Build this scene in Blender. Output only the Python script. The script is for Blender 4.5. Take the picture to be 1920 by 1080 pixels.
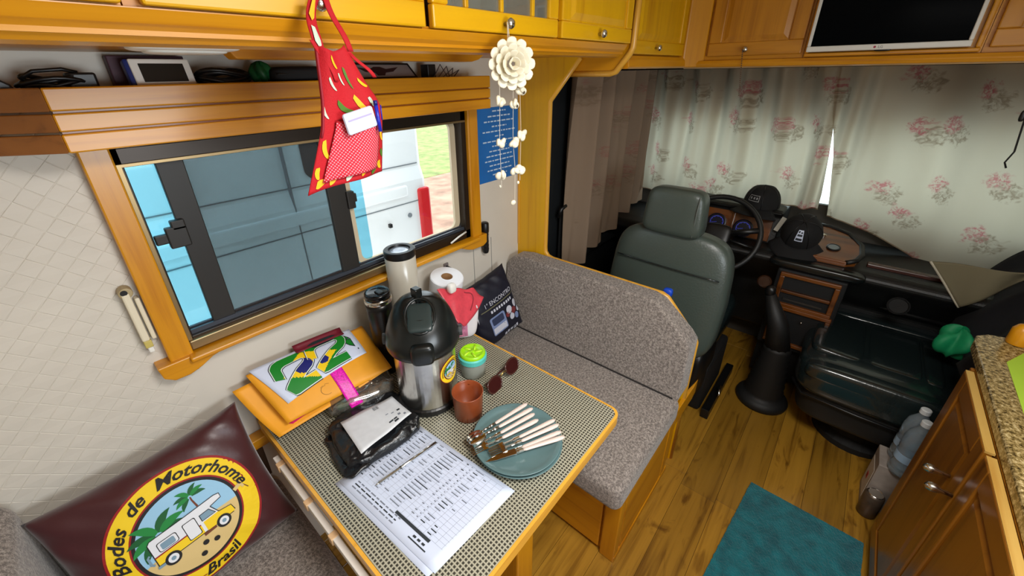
import bpy, bmesh, math, random
from mathutils import Vector, Matrix
random.seed(7)
for o in list(bpy.data.objects): bpy.data.objects.remove(o)
SC = bpy.context.scene
COL = SC.collection
PI = math.pi
# ------------------------------------------------------------------ camera
yaw, pitch, roll = math.radians(41.63), math.radians(25.07), math.radians(-1.05)
fw = Vector((math.cos(pitch)*math.cos(yaw), math.cos(pitch)*math.sin(yaw), -math.sin(pitch)))
rt = Vector((math.sin(yaw), -math.cos(yaw), 0)); up = rt.cross(fw)
r2 = rt*math.cos(roll)+up*math.sin(roll); u2 = up*math.cos(roll)-rt*math.sin(roll)
cam = bpy.data.cameras.new('camera'); cam.sensor_width = 36; cam.lens = 757/1920*36
cam.shift_x = 22/1920; cam.shift_y = -51/1920; cam.clip_start = .02
camo = bpy.data.objects.new('camera', cam); COL.objects.link(camo)
M = Matrix((r2, u2, -fw)).transposed().to_4x4(); M.translation = (0, 0, 1.74)
camo.matrix_world = M
SC.camera = camo
# ------------------------------------------------------------------ world, lights, exposure
SC.view_settings.view_transform = 'Standard'; SC.view_settings.look = 'None'
SC.view_settings.gamma = 1; SC.view_settings.use_curve_mapping = False
SC.view_settings.exposure = 0.0
w = bpy.data.worlds.new('world'); SC.world = w; w.use_nodes = True
bg = w.node_tree.nodes['Background']; bg.inputs[0].default_value = (.86, .95, 1, 1); bg.inputs[1].default_value = 3.2
def area(name, loc, size, sizey, power, color, aim):
    l = bpy.data.lights.new(name, 'AREA'); l.shape = 'RECTANGLE'; l.size = size; l.size_y = sizey; l.energy = power; l.color = color
    o = bpy.data.objects.new(name, l); COL.objects.link(o); o.location = loc
    o.rotation_euler = Vector(aim).to_track_quat('-Z', 'Y').to_euler(); return o
area('roof_hatch_daylight', (.5, -.22, 2.10), .45, .45, 23, (1, .97, .93), (0, .05, -1)).data.spread = 2.95
area('kitchen_window_daylight', (.35, -1.06, 1.42), .8, .42, 15, (.86, .94, 1), (0, 1, -.05))
# ------------------------------------------------------------------ helpers
def lin(c): c /= 255; return c/12.92 if c <= .04045 else ((c+.055)/1.055)**2.4
def C(r, g, b): return (lin(r), lin(g), lin(b), 1)
MATS = {}
def nt(name):
    m = bpy.data.materials.new(name); m.use_nodes = True; t = m.node_tree
    return m, t.nodes, t.links, t.nodes['Principled BSDF']
def mat(name, col, rough=.5, metal=0, var=0, vscale=30, bump=0, bscale=200, coat=0, sheen=0, emit=0, trans=0, spec=.5):
    if name in MATS: return MATS[name]
    m, N, L, P = nt(name)
    P.inputs['Base Color'].default_value = col; P.inputs['Roughness'].default_value = rough; P.inputs['Metallic'].default_value = metal
    P.inputs['Coat Weight'].default_value = coat; P.inputs['Sheen Weight'].default_value = sheen
    P.inputs['Specular IOR Level'].default_value = spec
    if trans: P.inputs['Transmission Weight'].default_value = trans
    if emit: P.inputs['Emission Color'].default_value = col; P.inputs['Emission Strength'].default_value = emit
    tc = N.new('ShaderNodeTexCoord')
    if var:
        n = N.new('ShaderNodeTexNoise'); n.inputs['Scale'].default_value = vscale; n.inputs['Detail'].default_value = 5
        L.new(tc.outputs['Object'], n.inputs['Vector'])
        r = N.new('ShaderNodeValToRGB'); r.color_ramp.elements[0].position = .3; r.color_ramp.elements[1].position = .7
        r.color_ramp.elements[0].color = tuple(max(0, c*(1-var)) for c in col[:3])+(1,); r.color_ramp.elements[1].color = tuple(min(1, c*(1+var)) for c in col[:3])+(1,)
        L.new(n.outputs['Fac'], r.inputs['Fac']); L.new(r.outputs['Color'], P.inputs['Base Color'])
    if bump:
        n = N.new('ShaderNodeTexNoise'); n.inputs['Scale'].default_value = bscale; n.inputs['Detail'].default_value = 3
        L.new(tc.outputs['Object'], n.inputs['Vector'])
        b = N.new('ShaderNodeBump'); b.inputs['Strength'].default_value = bump; b.inputs['Distance'].default_value = .003
        L.new(n.outputs['Fac'], b.inputs['Height']); L.new(b.outputs['Normal'], P.inputs['Normal'])
    MATS[name] = m; return m
def wood(name, a, b, axis='x', rough=.35, fine=1.0, coat=.25, knots=0):
    if name in MATS: return MATS[name]
    m, N, L, P = nt(name)
    tc = N.new('ShaderNodeTexCoord'); mp = N.new('ShaderNodeMapping')
    s = {'x': (1.2, 26, 26), 'y': (26, 1.2, 26), 'z': (26, 26, 1.2)}[axis]
    mp.inputs['Scale'].default_value = tuple(v*fine for v in s)
    L.new(tc.outputs['Object'], mp.inputs['Vector'])
    n = N.new('ShaderNodeTexNoise'); n.inputs['Scale'].default_value = 1; n.inputs['Detail'].default_value = 6; n.inputs['Roughness'].default_value = .6; n.inputs['Distortion'].default_value = .6
    L.new(mp.outputs['Vector'], n.inputs['Vector'])
    n2 = N.new('ShaderNodeTexNoise'); n2.inputs['Scale'].default_value = 2.2; n2.inputs['Detail'].default_value = 2; L.new(tc.outputs['Object'], n2.inputs['Vector'])
    ad = N.new('ShaderNodeMath'); ad.operation = 'MULTIPLY_ADD'; ad.inputs[1].default_value = .5; L.new(n2.outputs['Fac'], ad.inputs[0]); L.new(n.outputs['Fac'], ad.inputs[2])
    r = N.new('ShaderNodeValToRGB'); r.color_ramp.elements[0].position = .48; r.color_ramp.elements[1].position = 1.0
    r.color_ramp.elements[0].color = b; r.color_ramp.elements[1].color = a
    e = r.color_ramp.elements.new(.72); e.color = tuple((a[i]*.75+b[i]*.25) for i in range(3))+(1,)
    L.new(ad.outputs[0], r.inputs['Fac']); out = r.outputs['Color']
    if knots:
        v = N.new('ShaderNodeTexNoise'); v.inputs['Scale'].default_value = 1; v.inputs['Detail'].default_value = 8; v.inputs['Distortion'].default_value = 2
        m2 = N.new('ShaderNodeMapping'); m2.inputs['Scale'].default_value = (3.5, 11, 11); L.new(tc.outputs['Object'], m2.inputs['Vector']); L.new(m2.outputs['Vector'], v.inputs['Vector'])
        rr = N.new('ShaderNodeValToRGB'); rr.color_ramp.elements[0].position = .28; rr.color_ramp.elements[1].position = .42
        rr.color_ramp.elements[0].color = (.42, .34, .26, 1); rr.color_ramp.elements[1].color = (1, 1, 1, 1)
        L.new(v.outputs['Fac'], rr.inputs['Fac'])
        mx = N.new('ShaderNodeMix'); mx.data_type = 'RGBA'; mx.blend_type = 'MULTIPLY'; mx.inputs[0].default_value = 1
        L.new(out, mx.inputs[6]); L.new(rr.outputs['Color'], mx.inputs[7]); out = mx.outputs[2]
        oi = N.new('ShaderNodeObjectInfo'); hs = N.new('ShaderNodeHueSaturation'); mr = N.new('ShaderNodeMapRange'); mr.inputs[3].default_value = .75; mr.inputs[4].default_value = 1.2
        L.new(oi.outputs['Random'], mr.inputs[0]); L.new(mr.outputs[0], hs.inputs['Value']); L.new(out, hs.inputs['Color']); out = hs.outputs['Color']
    L.new(out, P.inputs['Base Color']); P.inputs['Roughness'].default_value = rough; P.inputs['Coat Weight'].default_value = coat; P.inputs['Coat Roughness'].default_value = .25
    bp = N.new('ShaderNodeBump'); bp.inputs['Strength'].default_value = .15; bp.inputs['Distance'].default_value = .002; L.new(n.outputs['Fac'], bp.inputs['Height']); L.new(bp.outputs['Normal'], P.inputs['Normal'])
    MATS[name] = m; return m
def glassy(name, tint, dark=0.0, gloss=.08, dcol=(.01, .012, .014, 1)):
    """thin pane: tinted see-through + a little mirror (+ diffuse share for mesh/film)"""
    m = bpy.data.materials.new(name); m.use_nodes = True; N, L = m.node_tree.nodes, m.node_tree.links; N.remove(N['Principled BSDF'])
    t = N.new('ShaderNodeBsdfTransparent'); t.inputs[0].default_value = tint
    d = N.new('ShaderNodeBsdfDiffuse'); d.inputs[0].default_value = dcol
    g = N.new('ShaderNodeBsdfGlossy'); g.inputs[0].default_value = (1, 1, 1, 1); g.inputs[1].default_value = .03
    a = N.new('ShaderNodeMixShader'); a.inputs[0].default_value = dark; L.new(t.outputs[0], a.inputs[1]); L.new(d.outputs[0], a.inputs[2])
    b = N.new('ShaderNodeMixShader'); b.inputs[0].default_value = gloss; L.new(a.outputs[0], b.inputs[1]); L.new(g.outputs[0], b.inputs[2])
    L.new(b.outputs[0], N['Material Output'].inputs[0]); return m

class MB:
    def __init__(s): s.V, s.F, s.I = [], [], []
    def add(s, vs, fs, mi=0):
        k = len(s.V); s.V += [Vector(v) for v in vs]
        for f in fs: s.F.append(tuple(i+k for i in f)); s.I.append(mi)
        return s
    def box(s, x0, x1, y0, y1, z0, z1, mi=0):
        return s.add([(x, y, z) for z in (z0, z1) for y in (y0, y1) for x in (x0, x1)],
                     [(0, 2, 3, 1), (4, 5, 7, 6), (0, 1, 5, 4), (2, 6, 7, 3), (0, 4, 6, 2), (1, 3, 7, 5)], mi)
    def obox(s, c, ax, ay, az, sx, sy, sz, mi=0):
        c = Vector(c); ax, ay, az = Vector(ax).normalized(), Vector(ay).normalized(), Vector(az).normalized()
        return s.add([c+ax*x*sx/2+ay*y*sy/2+az*z*sz/2 for z in (-1, 1) for y in (-1, 1) for x in (-1, 1)],
                     [(0, 2, 3, 1), (4, 5, 7, 6), (0, 1, 5, 4), (2, 6, 7, 3), (0, 4, 6, 2), (1, 3, 7, 5)], mi)
    def prism(s, pts, axis, a0, a1, mi=0):
        def q(p, a): return {'x': (a, p[0], p[1]), 'y': (p[0], a, p[1]), 'z': (p[0], p[1], a)}[axis]
        n = len(pts); vs = [q(p, a0) for p in pts]+[q(p, a1) for p in pts]
        return s.add(vs, [tuple(range(n))[::-1], tuple(range(n, 2*n))]+[(i, (i+1) % n, n+(i+1) % n, n+i) for i in range(n)], mi)
    def lathe(s, prof, c=(0, 0, 0), n=32, M=None, mi=0, cap=True):
        M = M or Matrix.Identity(3); c = Vector(c); vs = []; fs = []
        for r, z in prof:
            for k in range(n):
                a = 2*PI*k/n; vs.append(c+M@Vector((r*math.cos(a), r*math.sin(a), z)))
        for i in range(len(prof)-1):
            for k in range(n): fs.append((i*n+k, i*n+(k+1) % n, (i+1)*n+(k+1) % n, (i+1)*n+k))
        if cap: fs += [tuple(range(n))[::-1], tuple(range((len(prof)-1)*n, len(prof)*n))]
        return s.add(vs, fs, mi)
    def tube(s, path, r, n=8, closed=False, mi=0):
        P = [Vector(p) for p in path]; m = len(P); R = r if isinstance(r, (list, tuple)) else [r]*m
        vs, fs = [], []; prev = None
        for i in range(m):
            if closed: d = P[(i+1) % m]-P[i-1]
            else: d = P[min(i+1, m-1)]-P[max(i-1, 0)]
            d.normalize()
            if prev is None: u = d.orthogonal().normalized()
            else: u = (prev-d*prev.dot(d)); u = u.normalized() if u.length > 1e-6 else d.orthogonal().normalized()
            prev = u; v = d.cross(u)
            for k in range(n): a = 2*PI*k/n; vs.append(P[i]+(u*math.cos(a)+v*math.sin(a))*R[i])
        for i in range(m if closed else m-1):
            j = (i+1) % m
            for k in range(n): fs.append((i*n+k, i*n+(k+1) % n, j*n+(k+1) % n, j*n+k))
        if not closed: fs += [tuple(range(n))[::-1], tuple(range((m-1)*n, m*n))]
        return s.add(vs, fs, mi)
    def grid(s, fn, nu, nv, mi=0, wu=False):
        vs = [fn(i/nu, j/nv) for j in range(nv+1) for i in range(nu+1)]
        return s.add(vs, [(j*(nu+1)+i, j*(nu+1)+i+1, (j+1)*(nu+1)+i+1, (j+1)*(nu+1)+i) for j in range(nv) for i in range(nu)], mi)
    def sq(s, c, size, M=None, e1=.3, e2=.3, nu=40, nv=20, deform=None, mi=0):
        """rounded-box superellipsoid"""
        M = M or Matrix.Identity(3); c = Vector(c)
        f = lambda x, e: math.copysign(abs(x)**e, x)
        vs = []
        for j in range(nv+1):
            ph = -PI/2+PI*j/nv
            for i in range(nu):
                th = 2*PI*i/nu
                p = Vector((f(math.cos(ph), e1)*f(math.cos(th), e2)*size[0]/2, f(math.cos(ph), e1)*f(math.sin(th), e2)*size[1]/2, f(math.sin(ph), e1)*size[2]/2))
                if deform: p = Vector(deform(p))
                vs.append(c+M@p)
        return s.add(vs, [(j*nu+i, j*nu+(i+1) % nu, (j+1)*nu+(i+1) % nu, (j+1)*nu+i) for j in range(nv) for i in range(nu)], mi)
WM = {}
def wm(o): return WM.get(o.name, Matrix.Identity(4)) if o else Matrix.Identity(4)
def obj(name, mb, mats, parent=None, smooth=False, bevel=0, seg=2, solid=0, sub=0, local=False, kind=None, label=None, cat=None, group=None, weld=False):
    me = bpy.data.meshes.new(name)
    Mi = wm(parent).inverted() if (parent and not local) else Matrix.Identity(4)
    me.from_pydata([Mi@v for v in mb.V], [], mb.F)
    for m in (mats if isinstance(mats, (list, tuple)) else [mats]): me.materials.append(m)
    if isinstance(mats, (list, tuple)) and len(mats) > 1: me.polygons.foreach_set('material_index', mb.I)
    bm = bmesh.new(); bm.from_mesh(me)
    if weld: bmesh.ops.remove_doubles(bm, verts=bm.verts, dist=1e-5)
    if smooth != 'decal': bmesh.ops.recalc_face_normals(bm, faces=bm.faces)
    bm.to_mesh(me); bm.free()
    if smooth and smooth != 'decal': me.polygons.foreach_set('use_smooth', [True]*len(me.polygons))
    o = bpy.data.objects.new(name, me); COL.objects.link(o)
    if parent: o.parent = parent; WM[o.name] = wm(parent)
    if solid: md = o.modifiers.new('solid', 'SOLIDIFY'); md.thickness = solid; md.offset = 0
    if bevel: md = o.modifiers.new('bevel', 'BEVEL'); md.width = bevel; md.segments = seg; md.limit_method = 'ANGLE'; md.angle_limit = math.radians(40)
    if sub: md = o.modifiers.new('sub', 'SUBSURF'); md.levels = sub; md.render_levels = sub
    if smooth is True and bevel: 
        md = o.modifiers.new('wn', 'WEIGHTED_NORMAL')
    if kind: o['kind'] = kind
    if label: o['label'] = label
    if cat: o['category'] = cat
    if group: o['group'] = group
    return o
def thing(name, label, cat, loc=(0, 0, 0), rot=None, group=None, kind=None):
    o = bpy.data.objects.new(name, None); COL.objects.link(o); o.empty_display_size = .02
    m = Matrix.Translation(Vector(loc))
    if rot is not None: m = m @ (rot.to_4x4() if isinstance(rot, Matrix) else Matrix.Rotation(rot, 4, 'Z'))
    o.matrix_basis = m; WM[o.name] = m
    if label: o['label'] = label
    if cat: o['category'] = cat
    if group: o['group'] = group
    if kind: o['kind'] = kind
    return o
def frame(x, z):  # 3x3 with given x axis and approx z axis
    x = Vector(x).normalized(); z = Vector(z); y = z.cross(x).normalized(); z = x.cross(y)
    return Matrix((x, y, z)).transposed()
# flat-print helpers: lists of 2-D shapes that are mapped on a surface S(u, v, off)
def text2d(s, size, shear=0.0, align='CENTER', bold=0.0):
    cu = bpy.data.curves.new('t', 'FONT'); cu.body = s; cu.size = size; cu.shear = shear; cu.align_x = align; cu.resolution_u = 2; cu.offset = bold
    o = bpy.data.objects.new('t', cu); COL.objects.link(o)
    me = bpy.data.meshes.new_from_object(o.evaluated_get(bpy.context.evaluated_depsgraph_get()))
    vs = [(v.co.x, v.co.y) for v in me.vertices]; fs = [tuple(p.vertices) for p in me.polygons]
    bpy.data.objects.remove(o); bpy.data.curves.remove(cu); bpy.data.meshes.remove(me)
    return vs, fs
def poly2d(pts, maxlen=9):
    bm = bmesh.new(); f = bm.faces.new([bm.verts.new((p[0], p[1], 0)) for p in pts]); bmesh.ops.triangulate(bm, faces=[f])
    for _ in range(6):
        es = [e for e in bm.edges if e.calc_length() > maxlen]
        if not es: break
        bmesh.ops.subdivide_edges(bm, edges=es, cuts=1); bmesh.ops.triangulate(bm, faces=[f for f in bm.faces if len(f.verts) > 3])
    bm.verts.index_update(); r = [(v.co.x, v.co.y) for v in bm.verts], [tuple(v.index for v in f.verts) for f in bm.faces]; bm.free(); return r
def ring2d(r0, r1, n=48, a0=0, a1=2*PI, rows=2, cx=0, cy=0, sy=1):
    vs, fs = [], []
    for j in range(rows+1):
        for i in range(n+1):
            a = a0+(a1-a0)*i/n; r = r0+(r1-r0)*j/rows; vs.append((cx+r*math.cos(a), cy+r*math.sin(a)*sy))
    for j in range(rows):
        for i in range(n): fs.append((j*(n+1)+i, j*(n+1)+i+1, (j+1)*(n+1)+i+1, (j+1)*(n+1)+i))
    return vs, fs
def stroke2d(path, wd, closed=False):
    vs, fs = [], []; n = len(path)
    for i, p in enumerate(path):
        a = path[(i-1) % n] if (closed or i) else p; b = path[(i+1) % n] if (closed or i < n-1) else p
        dx, dy = b[0]-a[0], b[1]-a[1]; l = math.hypot(dx, dy) or 1; nx, ny = -dy/l, dx/l
        ww = wd[i] if isinstance(wd, (list, tuple)) else wd
        vs += [(p[0]+nx*ww/2, p[1]+ny*ww/2), (p[0]-nx*ww/2, p[1]-ny*ww/2)]
    for i in range(n if closed else n-1):
        j = (i+1) % n; fs.append((2*i, 2*i+1, 2*j+1, 2*j))
    return vs, fs
def rect2d(x0, x1, y0, y1): return [(x0, y0), (x1, y0), (x1, y1), (x0, y1)], [(0, 1, 2, 3)]
def decal(mb, S, shape, layer, mi, step=.00035):
    vs, fs = shape; mb.add([S(x, y, .0006+layer*step) for x, y in vs], fs, mi)
def arc_bend(shape, R, a_mid, cx=0, cy=0, inward=False):
    vs, fs = shape; out = []
    for x, y in vs:
        if not inward: a = a_mid-x/R; r = R+y
        else: a = a_mid+x/R; r = R-y
        out.append((cx+r*math.cos(a), cy+r*math.sin(a)))
    return out, fs
# ------------------------------------------------------------------ shared materials
HA, HB = C(216, 148, 14), C(172, 100, 2)
W_x = wood('honey_wood_x', HA, HB, 'x'); W_y = wood('honey_wood_y', HA, HB, 'y'); W_z = wood('honey_wood_z', HA, HB, 'z')
D_x = wood('door_wood_x', C(230, 174, 6), C(192, 128, 2), 'x'); D_z = wood('door_wood_z', C(230, 174, 6), C(192, 128, 2), 'z')
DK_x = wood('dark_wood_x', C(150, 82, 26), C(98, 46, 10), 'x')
WHITE = mat('white_plastic', C(235, 233, 226), .4); BLACK = mat('black_plastic', C(16, 16, 17), .38); BLACKM = mat('black_matte', C(14, 14, 15), .75)
CHROME = mat('chrome', C(215, 212, 205), .18, 1); ALU = mat('anodised_alu', C(150, 128, 92), .38, .8); STEEL = mat('brushed_steel', C(200, 198, 192), .24, 1, var=.06, vscale=60)
LEATHER = mat('grey_leather', C(68, 78, 72), .34, bump=.25, bscale=120, spec=.6); LEATHERD = mat('dark_leather', C(28, 38, 39), .2, coat=.5, bump=.2, bscale=120, spec=.7)
WALLW = mat('wall_vinyl', C(212, 205, 193), .55, var=.03, vscale=6)
CEILW = mat('ceiling_white', C(235, 230, 220), .6)
PAPER = mat('paper_white', C(208, 217, 238), .6); INK = mat('print_ink', C(40, 46, 52), .7); INKL = mat('print_ink_light', C(120, 126, 140), .7)
RED = mat('red_cloth', C(186, 8, 26), .8, bump=.3, bscale=400); GREEN = mat('print_green', C(0, 128, 32), .5); YEL = mat('print_yellow', C(244, 204, 12), .5); BLUE = mat('print_blue', C(20, 28, 110), .5)
def fabric(name, a, b, scale=420):
    m, N, L, P = nt(name); tc = N.new('ShaderNodeTexCoord')
    n = N.new('ShaderNodeTexNoise'); n.inputs['Scale'].default_value = scale; n.inputs['Detail'].default_value = 2; L.new(tc.outputs['Object'], n.inputs['Vector'])
    n2 = N.new('ShaderNodeTexNoise'); n2.inputs['Scale'].default_value = scale/3.5; n2.inputs['Detail'].default_value = 4; L.new(tc.outputs['Object'], n2.inputs['Vector'])
    ad = N.new('ShaderNodeMath'); ad.operation = 'ADD'; L.new(n.outputs['Fac'], ad.inputs[0]); L.new(n2.outputs['Fac'], ad.inputs[1])
    r = N.new('ShaderNodeValToRGB'); r.color_ramp.elements[0].position = .42; r.color_ramp.elements[1].position = .62; r.color_ramp.elements[0].color = a; r.color_ramp.elements[1].color = b
    dv = N.new('ShaderNodeMath'); dv.operation = 'MULTIPLY'; dv.inputs[1].default_value = .5; L.new(ad.outputs[0], dv.inputs[0]); L.new(dv.outputs[0], r.inputs['Fac']); L.new(r.outputs['Color'], P.inputs['Base Color'])
    P.inputs['Roughness'].default_value = .95; P.inputs['Sheen Weight'].default_value = .25
    bp = N.new('ShaderNodeBump'); bp.inputs['Strength'].default_value = .5; bp.inputs['Distance'].default_value = .002; L.new(ad.outputs[0], bp.inputs['Height']); L.new(bp.outputs['Normal'], P.inputs['Normal'])
    return m
GREYF = fabric('grey_upholstery', C(98, 89, 84), C(172, 161, 152))
# ================================================================== STRUCTURE
floor = obj('floor', MB().box(-1.5, 3.0, -1.1, 1.3, -.05, -.004), mat('subfloor', C(40, 28, 16), .8), kind='structure')
PLANKM = wood('vinyl_plank', C(178, 132, 44), C(112, 74, 18), 'x', rough=.32, fine=1.4, coat=.15, knots=1)
rows = [.075+.145*k for k in range(-8, 9)]
pcache = {}
for r_, y0 in enumerate(rows):
    xs = [-1.5]; x = -1.5+[.55, .28, .85, .1, .6][r_ % 5] + (.0)
    if abs(y0-.075) < .01: x = 1.48-1.22*2
    if abs(y0+.07) < .01: x = 1.50-1.22*2
    while x < 3.0: xs.append(x); x += 1.22
    xs.append(3.0)
    for a, b in zip(xs[:-1], xs[1:]):
        if b-a < .02: continue
        ya, yb = max(y0, -1.1), min(y0+.145, 1.3)
        if yb-ya < .02: continue
        obj('plank', MB().box(a+.0006, b-.0006, ya+.0005, yb-.0005, -.004, .0), PLANKM, floor, bevel=.0008, seg=1)
# ceiling, right and rear walls
obj('ceiling', MB().box(-1.5, 3.0, -1.1, 1.3, 2.12, 2.17), CEILW, kind='structure')
def wall_hole(mb, axis, c0, c1, u0, u1, v0, v1, hu0, hu1, hv0, hv1):
    for a, b, c, d in ((u0, hu0, v0, v1), (hu1, u1, v0, v1), (hu0, hu1, v0, hv0), (hu0, hu1, hv1, v1)):
        if axis == 'y': mb.box(a, b, c0, c1, c, d)
        else: mb.box(c0, c1, a, b, c, d)
    return mb
obj('wall_right', wall_hole(MB(), 'y', -1.14, -1.1, -1.5, 3.0, 0, 2.12, -.1, .8, 1.18, 1.66), WALLW, kind='structure')
obj('wall_rear', MB().box(-1.54, -1.5, -1.14, 1.31, 0, 2.12), WALLW, kind='structure')
wl = obj('wall_left', wall_hole(MB(), 'y', 1.27, 1.31, -1.5, 1.6, 0, 2.12, .105, 1.215, 1.05, 1.59), WALLW, kind='structure')
# embossed diamond weave of the wall covering
mb = MB(); d = .0475
for i in range(-16, 4):
    for j in range(0, 52):
        cx = i*d+(d/2 if j % 2 else 0)+.012; cz = .52+j*d/2
        if cx > .07 or cz > 1.725 or cx < -.62: continue
        h = d/2*.985; t = .0006 if (i+j//2) % 2 else .0011
        k = .92
        out = [(cx-h, cz), (cx, cz-h), (cx+h, cz), (cx, cz+h)]; inn = [(cx-h*k, cz), (cx, cz-h*k), (cx+h*k, cz), (cx, cz+h*k)]
        tl = (.0004, -.0004, .0004, -.0004) if (i+j) % 2 else (-.0004, .0004, -.0004, .0004)
        vs = [(x, 1.2699, z) for x, z in out]+[(x, 1.2699-t-tl[q], z) for q, (x, z) in enumerate(inn)]
        mb.add(vs, [(4, 5, 6, 7)]+[(q, (q+1) % 4, 4+(q+1) % 4, 4+q) for q in range(4)])
obj('embossed_wallcovering', mb, WALLW, wl, kind='stuff')
# seams of smooth panel under the window
for x in (1.235, 1.36): obj('panel_seam', MB().box(x, x+.003, 1.268, 1.2705, .75, 1.0), mat('seam_grey', C(150, 148, 142), .7), wl)
# cab left wall (dark door panel)
DKP = mat('cab_dark_trim', C(20, 24, 27), .6, bump=.2, bscale=150)
cl = obj('wall_cab_left', MB().box(1.61, 3.0, 1.27, 1.31, 0, 2.12), DKP, kind='structure')
obj('armrest', MB().box(2.0, 2.7, 1.2, 1.28, .62, .70), DKP, cl, bevel=.02, seg=3)
# cab front wall below and above windscreen
GREYC = mat('cab_headliner', C(70, 66, 60), .8)
obj('wall_front', MB().box(2.97, 3.0, -1.1, 1.3, 0, 1.0).box(2.97, 3.0, -1.1, 1.3, 1.47, 2.12).box(2.97, 3.0, 1.12, 1.3, 1.0, 1.47).box(2.97, 3.0, -1.1, -.98, 1.0, 1.47), GREYC, kind='structure')
win2 = thing('window_2', None, None, (2.98, .07, 1.0), kind='structure')
obj('windscreen_glass', MB().box(2.975, 2.985, -.98, 1.12, 1.0, 1.47), glassy('windscreen', (.9, .95, .93, 1)), win2)
# ---------------- partition between dinette and cab
ptn = [(1.27, 0), (.31, 0), (.314, .694), (.471, .862), (1.05, .862), (1.085, .872), (1.1, .905), (1.1, 1.62), (.955, 1.793), (.955, 2.12), (1.27, 2.12)]
pw = obj('wall_partition', MB().prism(ptn, 'x', 1.575, 1.605), D_z, kind='structure')
YT = wood('trim_yellow', C(226, 168, 60), C(190, 126, 34), 'z')
def trimpath(pts, x, r=.011):
    return MB().tube([(x, y, z) for y, z in pts], r, 10)
obj('edge_moulding', trimpath([(.312, 0.0), (.314, .69), (.322, .708), (.46, .856), (.48, .864), (1.05, .864), (1.08, .872), (1.097, .893), (1.1, .92), (1.1, 1.615), (1.094, 1.628), (.96, 1.788)], 1.588, .0125), YT, pw, smooth=True)
obj('wall_moulding', MB().box(1.57, 1.58, 1.258, 1.27, .9, 1.78), YT, pw, bevel=.003)
hb = obj('wall_header', MB().prism([(1.12, 1.725), (.815, 1.725), (.757, 1.80), (.748, 2.12), (1.12, 2.12)], 'x', 1.607, 1.625), W_y, kind='structure')
obj('edge_moulding', trimpath([(1.10, 1.727), (.83, 1.727), (.808, 1.733), (.757, 1.797), (.748, 1.815), (.744, 2.12)], 1.61, .012), YT, hb, smooth=True)
# ---------------- dinette window
w1 = thing('window_1', None, None, (.66, 1.27, 1.0), kind='structure')
obj('casing_side', MB().box(.061, .114, 1.233, 1.272, 1.0, 1.62), W_z, w1, bevel=.004)
obj('casing_side', MB().box(1.205, 1.262, 1.233, 1.272, 1.0, 1.62), W_z, w1, bevel=.004)
sill = [(.03, 1.055), (.035, 1.02), (.055, 1.003), (.09, 1.002), (.12, 1.012), (.15, 1.028), (.19, 1.037), (.6, 1.043), (1.06, 1.04), (1.12, 1.03), (1.16, 1.012), (1.19, 1.002), (1.26, 1.0), (1.283, 1.012), (1.285, 1.055)]
obj('sill_board', MB().prism(sill, 'y', 1.222, 1.272), W_x, w1, bevel=.003)
obj('sill_ledge', MB().box(.1, 1.23, 1.205, 1.272, 1.041, 1.056), W_x, w1, bevel=.004)
BRN = mat('window_bronze', C(48, 38, 30), .35, .5)
mb = MB().box(.112, 1.207, 1.25, 1.30, 1.055, 1.096).box(.112, 1.207, 1.25, 1.30, 1.558, 1.60).box(.112, .128, 1.25, 1.30, 1.055, 1.6).box(1.178, 1.207, 1.25, 1.30, 1.055, 1.6)
obj('window_frame', mb, BRN, w1, bevel=.002)
obj('frame_lip', MB().box(.114, .86, 1.238, 1.262, 1.060, 1.088), ALU, w1, bevel=.003)
obj('frame_lip', MB().box(.114, 1.2, 1.244, 1.256, 1.558, 1.566), ALU, w1, bevel=.001)
obj('frame_lip', MB().box(.114, .124, 1.244, 1.258, 1.088, 1.56), ALU, w1, bevel=.001)
obj('track', MB().box(.12, 1.19, 1.262, 1.27, 1.088, 1.108).box(.12, 1.19, 1.28, 1.288, 1.09, 1.11), mat('track_grey', C(70, 74, 84), .4, .4), w1)
def rrect(x0, x1, z0, z1, r, n=6):
    o = []
    for cx, cz, a in ((x1-r, z1-r, 0), (x0+r, z1-r, 90), (x0+r, z0+r, 180), (x1-r, z0+r, 270)):
        for k in range(n+1): t = math.radians(a+90*k/n); o.append((cx+r*math.cos(t), cz+r*math.sin(t)))
    return o
obj('tinted_pane', MB().prism(rrect(.125, .725, 1.098, 1.57, .035), 'y', 1.287, 1.290), glassy('cyan_tint', (.50, .80, .90, 1), gloss=.03), w1)
obj('clear_pane', MB().prism(rrect(.60, 1.17, 1.098, 1.57, .035), 'y', 1.293, 1.296), glassy('clear_glass', (.98, .99, .99, 1), gloss=.03), w1)
o_, i_ = rrect(.66, 1.178, 1.096, 1.572, .04), rrect(.68, 1.150, 1.112, 1.56, .03)
mb = MB(); n = len(o_); mb.add([(x, 1.292, z) for x, z in o_]+[(x, 1.292, z) for x, z in i_], [(k, (k+1) % n, n+(k+1) % n, n+k) for k in range(n)])
obj('pane_gasket', mb, mat('gasket_cream', C(206, 190, 160), .5), w1, solid=.012)
scr = obj('insect_screen', MB().box(.2, .645, 1.2735, 1.2742, 1.095, 1.575), glassy('screen_mesh', (.86, .66, .62, 1), dark=.2, gloss=0, dcol=(.10, .11, .11, 1)), w1)
SB = mat('screen_bar', C(34, 31, 28), .5)
obj('screen_bar', MB().box(.186, .243, 1.266, 1.282, 1.092, 1.578), SB, scr, bevel=.002)
obj('screen_bar', MB().box(.59, .655, 1.266, 1.282, 1.092, 1.578), SB, scr, bevel=.002)
obj('screen_latch', MB().box(.155, .2, 1.25, 1.268, 1.345, 1.40).box(.13, .165, 1.255, 1.27, 1.36, 1.385).box(.17, .2, 1.25, 1.27, 1.39, 1.415), SB, scr, bevel=.003)
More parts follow.
